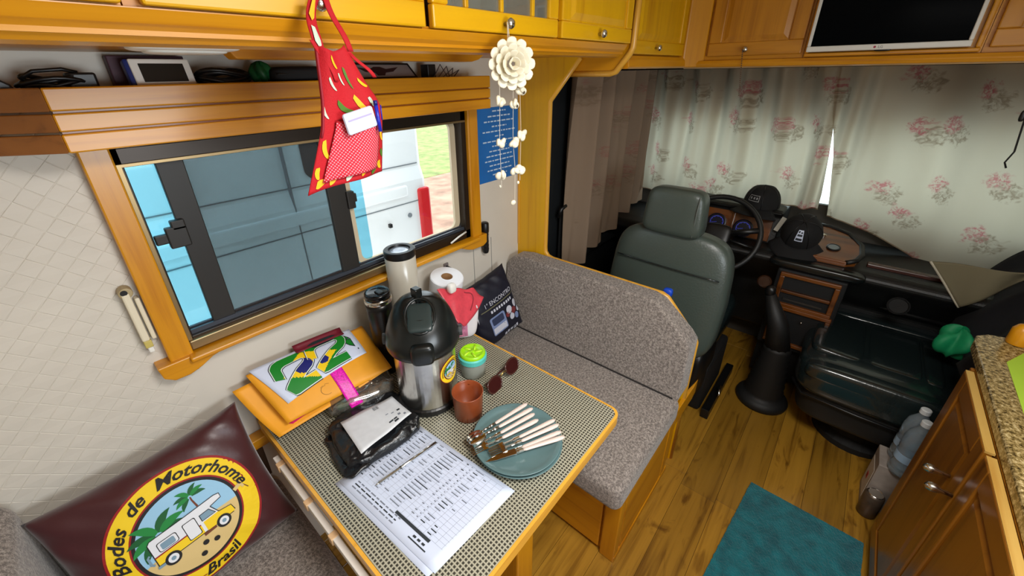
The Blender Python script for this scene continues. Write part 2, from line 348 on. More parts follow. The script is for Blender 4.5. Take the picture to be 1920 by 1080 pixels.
obj('screen_latch', MB().box(.648, .675, 1.255, 1.272, 1.325, 1.385).box(.672, .684, 1.258, 1.27, 1.345, 1.375), SB, scr, bevel=.003)
# loose cord lying at the window foot
obj('blind_cord', MB().tube([(1.07, 1.235, 1.07), (1.12, 1.236, 1.085), (1.165, 1.237, 1.094)], .004, 6), WHITE, w1, smooth=True)
# ---------------- valance box with shelf on top
va = thing('window_valance', 'honey wood window valance with grooved front above the dinette window', 'valance', (.62, 1.12, 1.614))
bands = [(1.688, 1.728), (1.652, 1.684), (1.614, 1.648)]
for z0, z1 in bands:
    obj('front_board', MB().box(.047, 1.222, 1.12, 1.136, z0, z1), W_x, va, bevel=.003, seg=2)
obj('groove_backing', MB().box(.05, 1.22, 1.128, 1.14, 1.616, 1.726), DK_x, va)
RTN = wood('return_wood_shaded', C(150, 92, 36), C(104, 58, 18), 'x')  # valance wood again, with the shade on the left return in its colour
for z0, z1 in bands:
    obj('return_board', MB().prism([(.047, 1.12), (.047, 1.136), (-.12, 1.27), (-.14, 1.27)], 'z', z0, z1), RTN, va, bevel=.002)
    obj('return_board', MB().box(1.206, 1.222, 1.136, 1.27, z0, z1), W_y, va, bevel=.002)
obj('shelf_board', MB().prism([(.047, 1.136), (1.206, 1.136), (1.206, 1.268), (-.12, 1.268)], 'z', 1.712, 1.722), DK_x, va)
# ---------------- overhead cabinets
def door(parent, o, ux, nrm, wd, h, knob=None, rail=.045, glass=False, arch=False, mx=None, mz=None, mirror=False):
    """framed door; o = lower corner on the front plane, ux along width, nrm outwards"""
    o, ux, nrm = Vector(o), Vector(ux), Vector(nrm); uz = Vector((0, 0, 1)); mx = mx or D_x; mz = mz or D_z
    def P(a, b, c): return o+ux*a+uz*b+nrm*c
    def blk(a0, a1, b0, b1, c0, c1): 
        m = MB(); vs = [P(a, b, c) for c in (c0, c1) for b in (b0, b1) for a in (a0, a1)]
        return m.add(vs, [(0, 2, 3, 1), (4, 5, 7, 6), (0, 1, 5, 4), (2, 6, 7, 3), (0, 4, 6, 2), (1, 3, 7, 5)])
    d = obj('door', blk(0, wd, 0, rail, -.018, 0), mx, parent, bevel=.004, seg=2)
    obj('stile', blk(0, rail, rail, h, -.018, 0), mz, d, bevel=.004)
    obj('stile', blk(wd-rail, wd, rail, h, -.018, 0), mz, d, bevel=.004)
    obj('top_rail', blk(rail, wd-rail, h-rail, h, -.018, 0), mx, d, bevel=.004)
    if glass:
        obj('glass_pane', blk(rail, wd-rail, rail, h-rail, -.012, -.009), glassy('cabinet_glass', (.85, .88, .85, 1), dark=.25, gloss=.12, dcol=(.42, .42, .36, 1)), d)
        for k in (.22, .48, .75): obj('muntin', blk(wd*k-.006, wd*k+.006, rail, h-rail, -.012, -.002), mz, d, bevel=.002)
    else:
        obj('panel_bevel', blk(rail-.002, wd-rail+.002, rail-.002, h-rail+.002, -.016, -.008), mz, d)
        m = MB(); a0, a1, b0, b1, e = rail+.003, wd-rail-.003, rail+.003, h-rail-.003, .022
        vs = [P(a, b, -.009) for a, b in ((a0, b0), (a1, b0), (a1, b1), (a0, b1))]+[P(a, b, -.001) for a, b in ((a0+e, b0+e), (a1-e, b0+e), (a1-e, b1-e), (a0+e, b1-e))]
        m.add(vs, [(4, 5, 6, 7)]+[(q, (q+1) % 4, 4+(q+1) % 4, 4+q) for q in range(4)]); obj('raised_panel', m, mz, d)
    if knob:
        Mk = frame(ux, nrm); obj('knob', MB().lathe([(.004, 0), (.004, .012), (.011, .015), (.0125, .021), (.009, .027), (.001, .029)], P(knob[0], knob[1], 0), 20, Mk), CHROME, d, smooth=True)
    return d
units = [(-.36, .138, 'far left overhead cabinet at the picture edge'), (.140, .624, 'overhead cabinet whose knob holds the red apron'), (.626, 1.107, 'overhead cabinet with mullioned glass door above the shell mobile'), (1.109, 1.590, 'overhead cabinet with plain door next to the partition')]
for k, (a, b, lab) in enumerate(units):
    cb = thing('overhead_cabinet', 'honey wood '+lab, 'cabinet', ((a+b)/2, 1.0, 1.80), group='overhead cabinets above the dinette')
    if k != 2: obj('carcass', MB().box(a, b, .765, 1.268, 1.815, 2.115), W_x, cb)
    else: obj('carcass', MB().box(a, b, .765, 1.268, 1.815, 1.83).box(a, a+.012, .765, 1.268, 1.83, 2.115).box(b-.012, b, .765, 1.268, 1.83, 2.115).box(a, b, 1.25, 1.268, 1.83, 2.115).box(a, b, .765, 1.268, 2.10, 2.115), W_x, cb)
    kx = {0: .2, 1: .232, 2: .227, 3: .212}[k]
    door(cb, (a+.017, .745, 1.826), (1, 0, 0), (0, -1, 0), b-a-.018-(.008 if k == 3 else 0), .275, knob=(kx, .02), glass=(k == 2))
for k in range(3):
    x = .76+k*.1
    t = thing('drinking_glass', ['leftmost', 'middle', 'rightmost'][k]+' drinking glass behind the mullioned cabinet door', 'glass', (x, .86, 1.83), group='glasses in the glazed cabinet')
    obj('bowl', MB().lathe([(.03, 0), (.036, .1), (.034, .1), (.028, .006)], (x, .86, 1.83), 20), mat('smoky_glass', C(190, 195, 190), .1, trans=.7), t, smooth=True)
pe = thing('cabinet_pelmet', 'long honey wood pelmet board under the overhead cabinet doors', 'pelmet', (.6, .75, 1.78))
obj('fascia', MB().prism([(.752, 1.824), (.82, 1.824), (.82, 1.784), (.80, 1.780), (.785, 1.784), (.762, 1.806)], 'x', -.6, 1.575), W_x, pe, bevel=.002)
obj('bottom_panel', MB().box(-.6, 1.575, .77, 1.268, 1.792, 1.812), W_x, pe)
obj('lamp_box', MB().prism([(.31, 1.796), (.33, 1.772), (.99, 1.770), (1.02, 1.776), (1.045, 1.79), (1.07, 1.796)], 'y', .98, 1.03), W_x, pe, bevel=.002)
# under-cabinet lamp
t = thing('cabinet_lamp', 'flat white oval lamp under the overhead cabinet', 'lamp', (.24, .93, 1.78))
obj('housing', MB().sq((.235, .93, 1.789), (.16, .10, .018), e1=.5, e2=.5), WHITE, t, smooth=True)
obj('lamp_lens', MB().sq((.235, .93, 1.782), (.12, .07, .012), e1=.5, e2=.5), mat('lens_frost', C(225, 226, 220), .3), t, smooth=True)
# cab cabinets
t = thing('cab_side_cabinet', 'honey wood side cabinet with one knob beyond the partition moulding', 'cabinet', (1.95, .9, 1.75))
obj('carcass', MB().box(1.628, 2.30, .80, 1.268, 1.752, 2.115), W_x, t)
door(t, (1.66, .775, 1.795), (1, 0, 0), (0, -1, 0), .56, .31, knob=(.22, .025), rail=.05)
obj('bottom_rail', MB().prism([(.765, 1.748), (.775, 1.742), (.81, 1.742), (.81, 1.79), (.778, 1.79), (.768, 1.775)], 'x', 1.628, 2.31), W_x, t, bevel=.003)
obj('corner_post', MB().prism([(2.24, .775), (2.31, .70), (2.33, .70), (2.33, .80), (2.24, .80)], 'z', 1.745, 2.115), W_z, t, bevel=.004)
for k, (y1, y0, lab) in enumerate([(.70, .302, 'honey wood cab cabinet with beaded chain hanging from its knob'), (-.222, -.80, 'honey wood cab cabinet right of the television')]):
    t = thing('cab_front_cabinet', lab, 'cabinet', (2.55, (y0+y1)/2, 1.75), group='overhead cabinets above the windscreen')
    obj('carcass', MB().box(2.32, 2.86, y0, y1, 1.765, 2.115), W_y, t)
    DY = wood('door_wood_y', C(206, 140, 34), C(160, 98, 18), 'y'); DZ = wood('door_wood_cab', C(206, 140, 34), C(160, 98, 18), 'z')
    door(t, (2.3, y1-.012, 1.79), (0, -1, 0), (-1, 0, 0), y1-y0-.02, .315, knob=(.165, .024) if k == 0 else (.4, .024), rail=.055, mx=DY, mz=DZ)
t = thing('television_bay', 'honey wood recess panel framing the television', 'cabinet', (2.55, .04, 1.75))
obj('back_panel', MB().box(2.315, 2.86, -.22, .30, 1.765, 2.115), W_y, t)
mb = MB().box(2.297, 2.318, -.215, .297, 1.776, 1.79).box(2.297, 2.318, -.215, -.2, 1.79, 2.115).box(2.297, 2.318, .282, .297, 1.79, 2.115)
obj('surround_moulding', mb, W_y, t, bevel=.004)
t = thing('cab_cornice', 'rounded honey wood rail along the bottom of the cab cabinets', 'cornice', (2.31, 0, 1.74))
obj('rail', MB().prism([(2.292, 1.772), (2.285, 1.758), (2.29, 1.744), (2.31, 1.738), (2.86, 1.738), (2.86, 1.762), (2.32, 1.762), (2.32, 1.774)], 'y', -1.05, .79), W_y, t, bevel=.002)
# television
t = thing('television', 'white framed flat television switched off above the windscreen', 'television', (2.28, .05, 1.795))
TVW = mat('tv_white', C(224, 222, 216), .35)
mb = MB().box(2.262, 2.296, -.186, .288, 1.793, 1.813).box(2.262, 2.296, -.186, -.174, 1.813, 2.09).box(2.262, 2.296, .276, .288, 1.813, 2.09).box(2.262, 2.296, -.186, .288, 2.08, 2.092)
obj('bezel', mb, TVW, t, bevel=.003)
obj('screen', MB().box(2.267, 2.29, -.175, .277, 1.812, 2.081), mat('tv_screen', C(3, 5, 8), .15, spec=.04), t)
obj('sensor_bump', MB().sq((2.275, .045, 1.793), (.02, .05, .012), e1=.6, e2=.6), BLACK, t, smooth=True)
mb = MB(); S = lambda u, v, off: Vector((2.262-off, .058-u, 1.803+v))
decal(mb, S, ring2d(0, .004, 16, cx=-.013), 0, 0); vs, fs = text2d('LG', .012); decal(mb, S, ([(x+.004, y-.004) for x, y in vs], fs), 0, 1)
obj('maker_logo', mb, [mat('logo_red', C(165, 20, 60), .5), mat('logo_grey', C(90, 90, 92), .5)], t, smooth='decal')
# bead chain on knob
t = thing('bead_chain', 'beaded pull chain hanging from the cab cabinet knob', 'chain', (2.27, .53, 1.62))
for k in range(22):
    f = k/21
    obj('bead', MB().sq((2.262+.03*f, .527-.018*f, 1.812-.19*f), (.006, .006, .007), e1=1, e2=1, nu=8, nv=5), mat('chain_brown', C(104, 78, 58), .5), t, smooth=True)
# ================================================================== OUTSIDE
DIRT = mat('dirt', C(178, 140, 118), .9, var=.35, vscale=3); GRASS = mat('grass', C(150, 165, 96), .9, var=.35, vscale=4)
obj('dirt_ground', MB().box(-8, 14, 1.6, 8.2, -.72, -.68), DIRT, kind='structure', label='reddish dirt ground beside the parked van', cat='ground')
obj('grass_ground', MB().box(-30, 40, 8.2, 60, -.72, -.67), GRASS, kind='structure', label='pale green grass beyond the parked van', cat='ground')
vn = thing('parked_van', 'white panel van parked outside the dinette window', 'van', (.2, 3, -.68))
VW = mat('van_white', C(240, 243, 245), .3, coat=.3); SEAM = mat('van_seam', C(120, 126, 132), .6)
prof = [(2.12, -.35), (2.12, 1.12), (2.15, 1.20), (2.15, 1.75), (2.22, 1.95), (2.5, 2.0), (3.9, 2.0), (3.9, -.35)]
obj('body', MB().prism(prof, 'x', -3.2, 1.66), VW, vn, bevel=.03, seg=3)
for z in (.62, .98, 1.215, 1.44): obj('body_seam', MB().box(-3.1, 1.62, 2.117 if z < 1.15 else 2.147, 2.16, z, z+.006), SEAM, vn)
obj('rub_strip', MB().box(-3.1, 1.5, 2.105, 2.14, 1.03, 1.10), VW, vn, bevel=.01)
for x in (.38, .80): obj('door_seam', MB().box(x, x+.006, 2.117, 2.16, -.2, 1.75), SEAM, vn)
obj('side_window', MB().prism(rrect(.90, 1.22, 1.24, 1.8, .06), 'y', 2.142, 2.16), mat('van_glass', C(38, 42, 46), .1), vn)
obj('tail_lamp', MB().box(1.58, 1.672, 2.10, 2.2, .56, 1.06), mat('lamp_red', C(205, 30, 36), .3), vn, bevel=.015)
obj('door_handle', MB().box(1.33, 1.35, 2.1, 2.15, .86, .885), BLACK, vn, bevel=.003)
obj('filler_cap', MB().lathe([(.015, -.004), (.015, .004)], (1.5, 2.116, .9), 14, frame((1, 0, 0), (0, -1, 0))), SEAM, vn)
for x in (-2.3, .9):
    obj('wheel', MB().lathe([(.18, -.1), (.32, -.1), (.33, -.06), (.33, .06), (.32, .1), (.18, .1)], (x, 2.26, -.35), 28, frame((1, 0, 0), (0, -1, 0))), BLACKM, vn, smooth=False)
# ================================================================== CAB
def curtain_mat(name, base, flower=1.0, transl=.45):
    m = bpy.data.materials.new(name); m.use_nodes = True; N, L = m.node_tree.nodes, m.node_tree.links; N.remove(N['Principled BSDF'])
    tc = N.new('ShaderNodeTexCoord'); sp = N.new('ShaderNodeSeparateXYZ'); L.new(tc.outputs['Object'], sp.inputs[0])
    cb = N.new('ShaderNodeCombineXYZ'); ax = N.new('ShaderNodeMath'); ax.operation = 'ADD'; L.new(sp.outputs[0], ax.inputs[0]); L.new(sp.outputs[1], ax.inputs[1])
    L.new(ax.outputs[0], cb.inputs[0]); L.new(sp.outputs[2], cb.inputs[1])
    def blotch(scale, off, t0, t1):
        mp = N.new('ShaderNodeMapping'); mp.inputs['Location'].default_value = off; L.new(cb.outputs[0], mp.inputs[0])
        dn = N.new('ShaderNodeTexNoise'); dn.inputs['Scale'].default_value = 30; dn.inputs['Detail'].default_value = 2; L.new(mp.outputs[0], dn.inputs['Vector'])
        va = N.new('ShaderNodeVectorMath'); va.operation = 'MULTIPLY_ADD'; va.inputs[1].default_value = (.09, .09, 0); L.new(dn.outputs['Color'], va.inputs[0]); L.new(mp.outputs[0], va.inputs[2])
        v = N.new('ShaderNodeTexVoronoi'); v.voronoi_dimensions = '2D'; v.inputs['Scale'].default_value = scale; v.inputs['Randomness'].default_value = .8; L.new(va.outputs[0], v.inputs['Vector'])
        r = N.new('ShaderNodeMapRange'); r.inputs[1].default_value = t0; r.inputs[2].default_value = t1; r.inputs[3].default_value = 1; r.inputs[4].default_value = 0; L.new(v.outputs['Distance'], r.inputs[0])
        return r.outputs[0]
    def petals(fac, scale, lo, hi):
        v = N.new('ShaderNodeTexNoise'); v.inputs['Scale'].default_value = scale; v.inputs['Detail'].default_value = 3; v.inputs['Distortion'].default_value = 1.2; L.new(cb.outputs[0], v.inputs['Vector'])
        r = N.new('ShaderNodeMapRange'); r.inputs[1].default_value = .40; r.inputs[2].default_value = .60; r.inputs[4].default_value = 1; L.new(v.outputs['Fac'], r.inputs[0])
        mu = N.new('ShaderNodeMath'); mu.operation = 'MULTIPLY'; L.new(fac, mu.inputs[0]); L.new(r.outputs[0], mu.inputs[1]); return mu.outputs[0]
    col = N.new('ShaderNodeRGB'); col.outputs[0].default_value = base; cur = col.outputs[0]
    for fac, c, k in ((petals(blotch(4.4, (.03, .025, 0), .17, .23), 48, .05, .16), C(122, 106, 84), .62*flower), (petals(blotch(4.4, (-.012, -.02, 0), .12, .2), 70, .03, .14), C(186, 92, 106), .75*flower)):
        mx = N.new('ShaderNodeMix'); mx.data_type = 'RGBA'; mx.inputs[7].default_value = c; L.new(cur, mx.inputs[6])
        mu = N.new('ShaderNodeMath'); mu.operation = 'MULTIPLY'; mu.inputs[1].default_value = k; L.new(fac, mu.inputs[0]); L.new(mu.outputs[0], mx.inputs[0]); cur = mx.outputs[2]
    d = N.new('ShaderNodeBsdfDiffuse'); t = N.new('ShaderNodeBsdfTranslucent'); L.new(cur, t.inputs[0]); dk = N.new('ShaderNodeMix'); dk.data_type = 'RGBA'; dk.blend_type = 'MULTIPLY'; dk.inputs[0].default_value = 1; dk.inputs[7].default_value = (.62, .52, .44, 1); L.new(cur, dk.inputs[6]); L.new(dk.outputs[2], d.inputs[0])
    mx = N.new('ShaderNodeMixShader'); mx.inputs[0].default_value = transl; L.new(d.outputs[0], mx.inputs[1]); L.new(t.outputs[0], mx.inputs[2]); L.new(mx.outputs[0], N['Material Output'].inputs[0])
    wv = N.new('ShaderNodeTexNoise'); wv.inputs['Scale'].default_value = 500; L.new(tc.outputs['Object'], wv.inputs['Vector']); bp = N.new('ShaderNodeBump'); bp.inputs['Strength'].default_value = .25; bp.inputs['Distance'].default_value = .002; L.new(wv.outputs['Fac'], bp.inputs['Height']); L.new(bp.outputs[0], d.inputs['Normal'])
    return m
CUR = curtain_mat('floral_curtain', C(200, 192, 174), 1.0, .42); CURD = curtain_mat('side_curtain', C(186, 174, 160), .5, .06)
def lerp(tab, z):
    for (z0, a), (z1, b) in zip(tab[:-1], tab[1:]):
        if z0 <= z <= z1: return a+(b-a)*(z-z0)/(z1-z0)
    return tab[0][1] if z < tab[0][0] else tab[-1][1]
def front_curtain(name, label, yl, yr, zb, seed, folds, amp):
    rnd = random.Random(seed); ph = [rnd.uniform(0, 6.28) for _ in range(4)]
    t = thing(name, label, 'curtain', (2.86, .3, .95), group='floral windscreen curtains')
    def fn(u, v):
        z = 1.735-(1.735-zb(u))*v
        y = lerp(yl, z)+(lerp(yr, z)-lerp(yl, z))*u
        e = min(u, 1-u); g = .35+.65*(1-v)
        x = 2.845+amp*g*(math.sin(folds*u+ph[0]+.6*math.sin(3*v+ph[1]))+.5*math.sin(folds*2.3*u+ph[2]+v*1.2))+.012*math.sin(5*v+9*u+ph[3])
        jt = max(0, 1-abs(y-.14)/.17); x -= .055*jt*(.5+.5*math.sin(y*75+1.5*v))
        return Vector((x, y, z))
    obj('cloth', MB().grid(fn, 220, 50), CUR, t, smooth=True)
    obj('hem', MB().tube([fn(i/120, 1.0) for i in range(121)], .0035, 6), CUR, t, smooth=True)
    return t
front_curtain('windscreen_curtain', 'floral windscreen curtain behind the driver seat headrest', [(.9, 1.16), (1.74, 1.16)], [(.9, .098), (1.1, .105), (1.3, .128), (1.74, .19)], lambda u: .995-.02*math.sin(4*u)-.1*max(0, .35-u), 3, 30, .03)
front_curtain('windscreen_curtain', 'floral windscreen curtain on the passenger side, tucked on the dashboard', [(.8, .03), (.95, .05), (1.1, .072), (1.3, .108), (1.5, .165), (1.74, .21)], [(.8, -1.04), (1.74, -1.04)], lambda u: .97-.15*min(1, u*2.6)+.02*math.sin(9*u), 11, 17, .026)
t = thing('cab_side_curtain', 'dark pleated curtain drawn along the driver side window', 'curtain', (2.3, 1.18, .6))
def fn(u, v):
    z = 1.735-(1.735-(.62+.25*u))*v; x = 1.93+(2.86-1.93)*u
    y = 1.17+.05*math.sin(u*30+.8*math.sin(2.2*v))*(1-.15*v)+.014*math.sin(u*71+v*2)
    return Vector((x, y, z))
obj('cloth', MB().grid(fn, 200, 40), CURD, t, smooth=True)
# dangling cord on the right
t = thing('hanging_cord', 'thin dark cord with a black pull hanging before the right curtain', 'cord', (2.4, -.42, 1.4))
obj('cord', MB().tube([(2.4, -.40, 1.737), (2.4, -.405, 1.60), (2.4, -.425, 1.44), (2.4, -.415, 1.40), (2.4, -.425, 1.38)], .003, 6), BLACKM, t, smooth=True)
obj('pull', MB().sq((2.4, -.402, 1.565), (.016, .016, .04), e1=.7, e2=.7, nu=14, nv=8), BLACK, t, smooth=True)
# dashboard
DASH = mat('dash_black', C(17, 18, 18), .45, bump=.3, bscale=180); DW = wood('burl_wood', C(126, 70, 24), C(58, 28, 8), 'y', rough=.22, fine=.5, coat=.6)
da = thing('dashboard', 'black dashboard with burl wood inserts under the windscreen curtains', 'dashboard', (2.7, .05, .3))
obj('body', MB().prism([(2.96, .2), (2.74, .22), (2.71, .55), (2.50, .74), (2.455, .79), (2.49, .825), (2.6, .83), (2.96, .83)], 'y', -1.06, 1.2), DASH, da, bevel=.02, seg=3)
obj('binnacle', MB().prism([(2.96, .8), (2.62, .8), (2.60, .82), (2.655, .975), (2.63, .995), (2.66, 1.01), (2.96, .985)], 'y', .235, .80), DASH, da, bevel=.015, seg=3)
mb = MB().prism([(2.604, .835), (2.648, .965), (2.64, .968), (2.596, .838)], 'y', .27, .74); obj('instrument_panel', mb, DW, da, bevel=.003)
for y in (.47,): obj('panel_divider', MB().obox((2.612, y, .9), (0, 1, 0), (.32, 0, .95), (-.95, 0, .32), .014, .13, .012), DW, da, bevel=.003)
GB = mat('gauge_face', C(8, 8, 30), .3); GL = mat('gauge_glow', C(60, 70, 190), .4, emit=.35)
for y, z in ((.55, .895), (.405, .885)):
    Mg = frame((0, -1, 0), (-.95, 0, .32)); c = Vector((2.605, y, z))
    g = obj('gauge', MB().lathe([(.052, 0), (.052, .010), (.047, .012), (.046, .006), (.001, .006)], c, 32, Mg, cap=False), GB, da, smooth=False)
    S = lambda u, v, off, c=c: c+Mg@Vector((u, v, .0065+off))
    mb = MB(); decal(mb, S, ring2d(.034, .0365, 40, -.6, PI+.6, 1), 0, 0)
    for k in range(9):
        a = -.6+(PI+1.2)*k/8; decal(mb, S, stroke2d([(.029*math.cos(a), .029*math.sin(a)), (.034*math.cos(a), .034*math.sin(a))], .002), 0, 0)
    decal(mb, S, stroke2d([(0, 0), (-.028, -.008)], .002), 1, 0)
    obj('gauge_dial', mb, GL, g, smooth='decal')
# centre insert, clock, lip
cp = [(2.50, .18), (2.50, -.09), (2.53, -.125), (2.58, -.14), (2.66, -.13), (2.74, -.07), (2.78, .02), (2.79, .18)]
def zc(x): return .838+(x-2.5)*.30
mb = MB(); n = len(cp); mb.add([(x, y, zc(x)+.012) for x, y in cp]+[(x, y, zc(x)-.03) for x, y in cp], [tuple(range(n)), tuple(range(n, 2*n))[::-1]]+[(i, n+i, n+(i+1) % n, (i+1) % n) for i in range(n)])
obj('centre_insert', mb, DW, da, bevel=.004)
obj('insert_rim', MB().tube([(x, y, zc(x)+.01) for x, y in cp[1:]], .012, 8), DASH, da, smooth=True)
obj('clock', MB().lathe([(.03, 0), (.03, .006), (.024, .008), (.024, .004), (.001, .004)], (2.595, -.022, zc(2.595)+.012), 28, frame((0, 1, 0), (-.29, 0, .957)), cap=False), BLACK, da)
obj('clock_glass', MB().lathe([(.0235, .004), (.0235, .006)], (2.595, -.022, zc(2.595)+.012), 24, frame((0, 1, 0), (-.29, 0, .957))), mat('clock_face', C(120, 130, 134), .15), da)
obj('ignition_key', MB().lathe([(.012, 0), (.012, .012), (.006, .016)], (2.68, .035, zc(2.68)+.01), 16, frame((0, 1, 0), (-.29, 0, .957))), CHROME, da)
obj('front_lip', MB().sq((2.455, .02, .80), (.09, .40, .05), e1=.6, e2=.4), mat('dash_gloss', C(18, 21, 21), .22), da, smooth=True)
for y in (.2,): obj('air_vent', MB().lathe([(.035, -.02), (.035, .004), (.03, .008), (.029, 0), (.001, 0)], (2.45, .215, .66), 24, frame((0, 1, 0), (-.98, 0, .2)), cap=False), mat('vent_brown', C(60, 34, 18), .3), da)
obj('air_vent', MB().lathe([(.042, -.02), (.042, .004), (.036, .008), (.034, 0), (.001, 0)], (2.50, -.33, .69), 24, frame((0, 1, 0), (-.9, 0, .4)), cap=False), BLACKM, da)
obj('glovebox_strip', MB().box(2.56, 2.60, -.9, -.17, .826, .845), wood('red_burl', C(74, 30, 14), C(34, 12, 5), 'y', rough=.25, fine=.5), da, bevel=.004)
# centre console
co = thing('centre_console', 'dark centre console with wood framed pockets under the dashboard', 'console', (2.5, .02, 0))
obj('body', MB().prism([(2.425, .30), (2.425, .77), (2.6, .77), (2.66, .05), (2.50, .05), (2.48, .30)], 'y', -.125, .17), BLACKM, co, bevel=.01)
def wframe(y0, y1, z0, z1, wd=.022):
    return MB().box(2.408, 2.428, y0, y1, z0, z0+wd).box(2.408, 2.428, y0, y1, z1-wd, z1).box(2.408, 2.428, y0, y0+wd, z0+wd, z1-wd).box(2.408, 2.428, y1-wd, y1, z0+wd, z1-wd)
obj('pocket_frame', wframe(-.105, .152, .56, .757).box(2.408, 2.428, -.083, .13, .642, .66), DW, co, bevel=.004)
obj('pocket_frame', wframe(-.115, .145, .33, .562), DW, co, bevel=.004)
obj('knob', MB().sq((2.405, .0, .50), (.012, .012, .012), e1=1, e2=1, nu=10, nv=6), CHROME, co, smooth=True)
obj('key_plate', MB().box(2.415, 2.424, -.06, .11, .60, .61), mat('slot_grey', C(50, 48, 46), .4), co)
# steering wheel
t = thing('steering_wheel', 'black steering wheel half hidden behind the driver seat', 'steering wheel', (2.42, .5, .88))
Ms = frame((0, 1, 0), (-.86, 0, .5)); c = Vector((2.41, .5, .89))
obj('rim', MB().tube([c+Ms@Vector((.215*math.cos(a), .215*math.sin(a), 0)) for a in [2*PI*k/48 for k in range(48)]], .014, 10, closed=True), mat('wheel_black', C(24, 25, 25), .5), t, smooth=True)
obj('hub', MB().sq(c+Ms@Vector((0, 0, -.02)), (.15, .12, .06), Ms, e1=.5, e2=.5), BLACK, t, smooth=True)
for a in (-.3, PI+.3): obj('spoke', MB().tube([c+Ms@Vector((.05*math.cos(a), .05*math.sin(a), -.02)), c+Ms@Vector((.21*math.cos(a), .21*math.sin(a), 0))], .016, 8), BLACK, t, smooth=True)
obj('column', MB().tube([c+Ms@Vector((0, 0, -.03)), c+Ms@Vector((0, 0, -.3))], .04, 12), BLACK, t, smooth=True)
obj('indicator_stalk', MB().tube([c+Ms@Vector((0, 0, -.07)), c+Ms@Vector((-.19, .03, -.05))], .008, 8), BLACK, t, smooth=True)
# caps
def cap(label, c, Mx, patch, cm):
    t = thing('baseball_cap', label, 'cap', Vector(c), group='caps on the dashboard')
    def crown(u, v):
        a = 2*PI*u; e = PI/2*v; r = .092*(math.cos(e)**.75); return Vector(c)+Mx@Vector((r*1.08*math.cos(a), r*math.sin(a), .115*math.sin(e)**.9))
    obj('crown', MB().grid(crown, 36, 10), cm, t, smooth=True, weld=True)
    def brim(u, v):
        a = (u-.5)*2.3; r = .088+.075*v*(math.cos(a*.9)**.5); return Vector(c)+Mx@Vector((r*1.05*math.cos(a), r*math.sin(a), .004-.02*v-.03*math.sin(a)**2*v))
    obj('visor', MB().grid(brim, 20, 5), cm, t, smooth=True, solid=.004)
    obj('button', MB().sq(Vector(c)+Mx@Vector((0, 0, .116)), (.014, .014, .008), Mx, e1=1, e2=1, nu=10, nv=6), cm, t, smooth=True)
    for k in range(6):
        a = 2*PI*(k+.5)/6; obj('seam', MB().tube([crown(a/2/PI, v/8)+Mx@Vector((.001*math.cos(a), .001*math.sin(a), .001)) for v in range(9)], .0016, 5), BLACK, t, smooth=True)
    pu, pv, pw_, ph_, tilt = patch
    def S(x, y, off):
        u = pu+x*1.75; v = pv+y*6.2
        a, b = crown(u, v), crown(u+.001, v); cc = crown(u, v+.002); nn = (b-a).cross(cc-a).normalized()
        return a+nn*(off+.001)
    return t, S
CAPM = mat('cap_black', C(13, 13, 15), .85, bump=.3, bscale=500)
t, S = cap('black baseball cap with outlined badge resting on top of the dashboard', (2.70, .36, 1.012), frame((-.9, .3, -.05), (-.05, 0, 1)), (0.0, .33, .05, .03, 0), CAPM)
mb = MB()
for p in ((-.03, .03, .014, .017), (-.03, .03, -.017, -.014), (-.03, -.027, -.017, .017), (.027, .03, -.017, .017), (-.02, -.012, -.006, .006), (-.002, .006, -.006, .006), (.013, .021, -.006, .006)):
    decal(mb, S, poly2d(rect2d(*p)[0], .012), 0, 0)
obj('badge', mb, mat('badge_grey', C(150, 150, 150), .6), t, smooth='decal')
t, S = cap('black baseball cap with white patch hung before the burl wood centre insert', (2.575, .128, .925), frame((-.80, .0, -.6), (-.6, -.04, .8)), (.0, .52, .05, .05, 0), CAPM)
t2 = t
mb = MB(); bt = MB()
decal(bt, S, poly2d(rect2d(-.019, .019, -.033, .033)[0], .012), 0, 0)
for q in ((-.014, -.004, .016, .028), (.003, .014, .014, .023), (-.014, .014, -.003, .009), (-.015, .015, -.027, -.014)): decal(mb, S, poly2d(rect2d(*q)[0], .012), 2, 0)
obj('patch_backing', bt, PAPER, t, smooth='decal'); obj('patch_print', mb, INK, t, smooth='decal')
obj('dash_sticker', MB().obox((2.585, .232, .955), (0, -.3, .95), (0, .95, .3), (-1, 0, 0), .085, .022, .001), mat('sticker_cream', C(200, 198, 186), .6), label='narrow white paper strip stuck on the dashboard beside the cap', cat='sticker')
# driver seat
ds = thing('driver_seat', 'grey leather driver seat seen from behind the bench', 'seat', (2.05, .58, 0))
Mt = Matrix.Rotation(math.radians(8), 3, 'Y')
def dback(p):
    k = (p.z/.64+.5); y = p.y*(1-.10*max(0, k-.55)/.45-.06*(1-k)); x = p.x*(1-.15*k); return (x+.03*(1-(2*p.y/.6)**2)*(-1 if p.x < 0 else .3)*.6, y, p.z-.06*max(0, k-.6)*(abs(p.y)/.3)**2)
obj('backrest', MB().sq((1.95, .585, .71), (.17, .61, .64), Mt, e1=.35, e2=.42, nu=56, nv=28, deform=dback), LEATHER, ds, smooth=True)
obj('headrest', MB().sq((1.935, .592, 1.125), (.125, .275, .225), Matrix.Rotation(math.radians(4), 3, 'Y'), e1=.38, e2=.42, nu=48, nv=24, deform=lambda p: (p.x, p.y*(1+.10*(p.z/.11)*-1*.6), p.z)), LEATHER, ds, smooth=True)
obj('headrest_piping', MB().tube([(1.875+.004*math.sin(k), .483-.006*(k/8-.5), 1.03+.024*k) for k in range(9)], .003, 6), mat('piping_grey', C(96, 102, 98), .4), ds, smooth=True)
for y in (.53, .65): obj('headrest_post', MB().tube([(1.94, y, .98), (1.94, y, 1.05)], .007, 8), CHROME, ds, smooth=True)
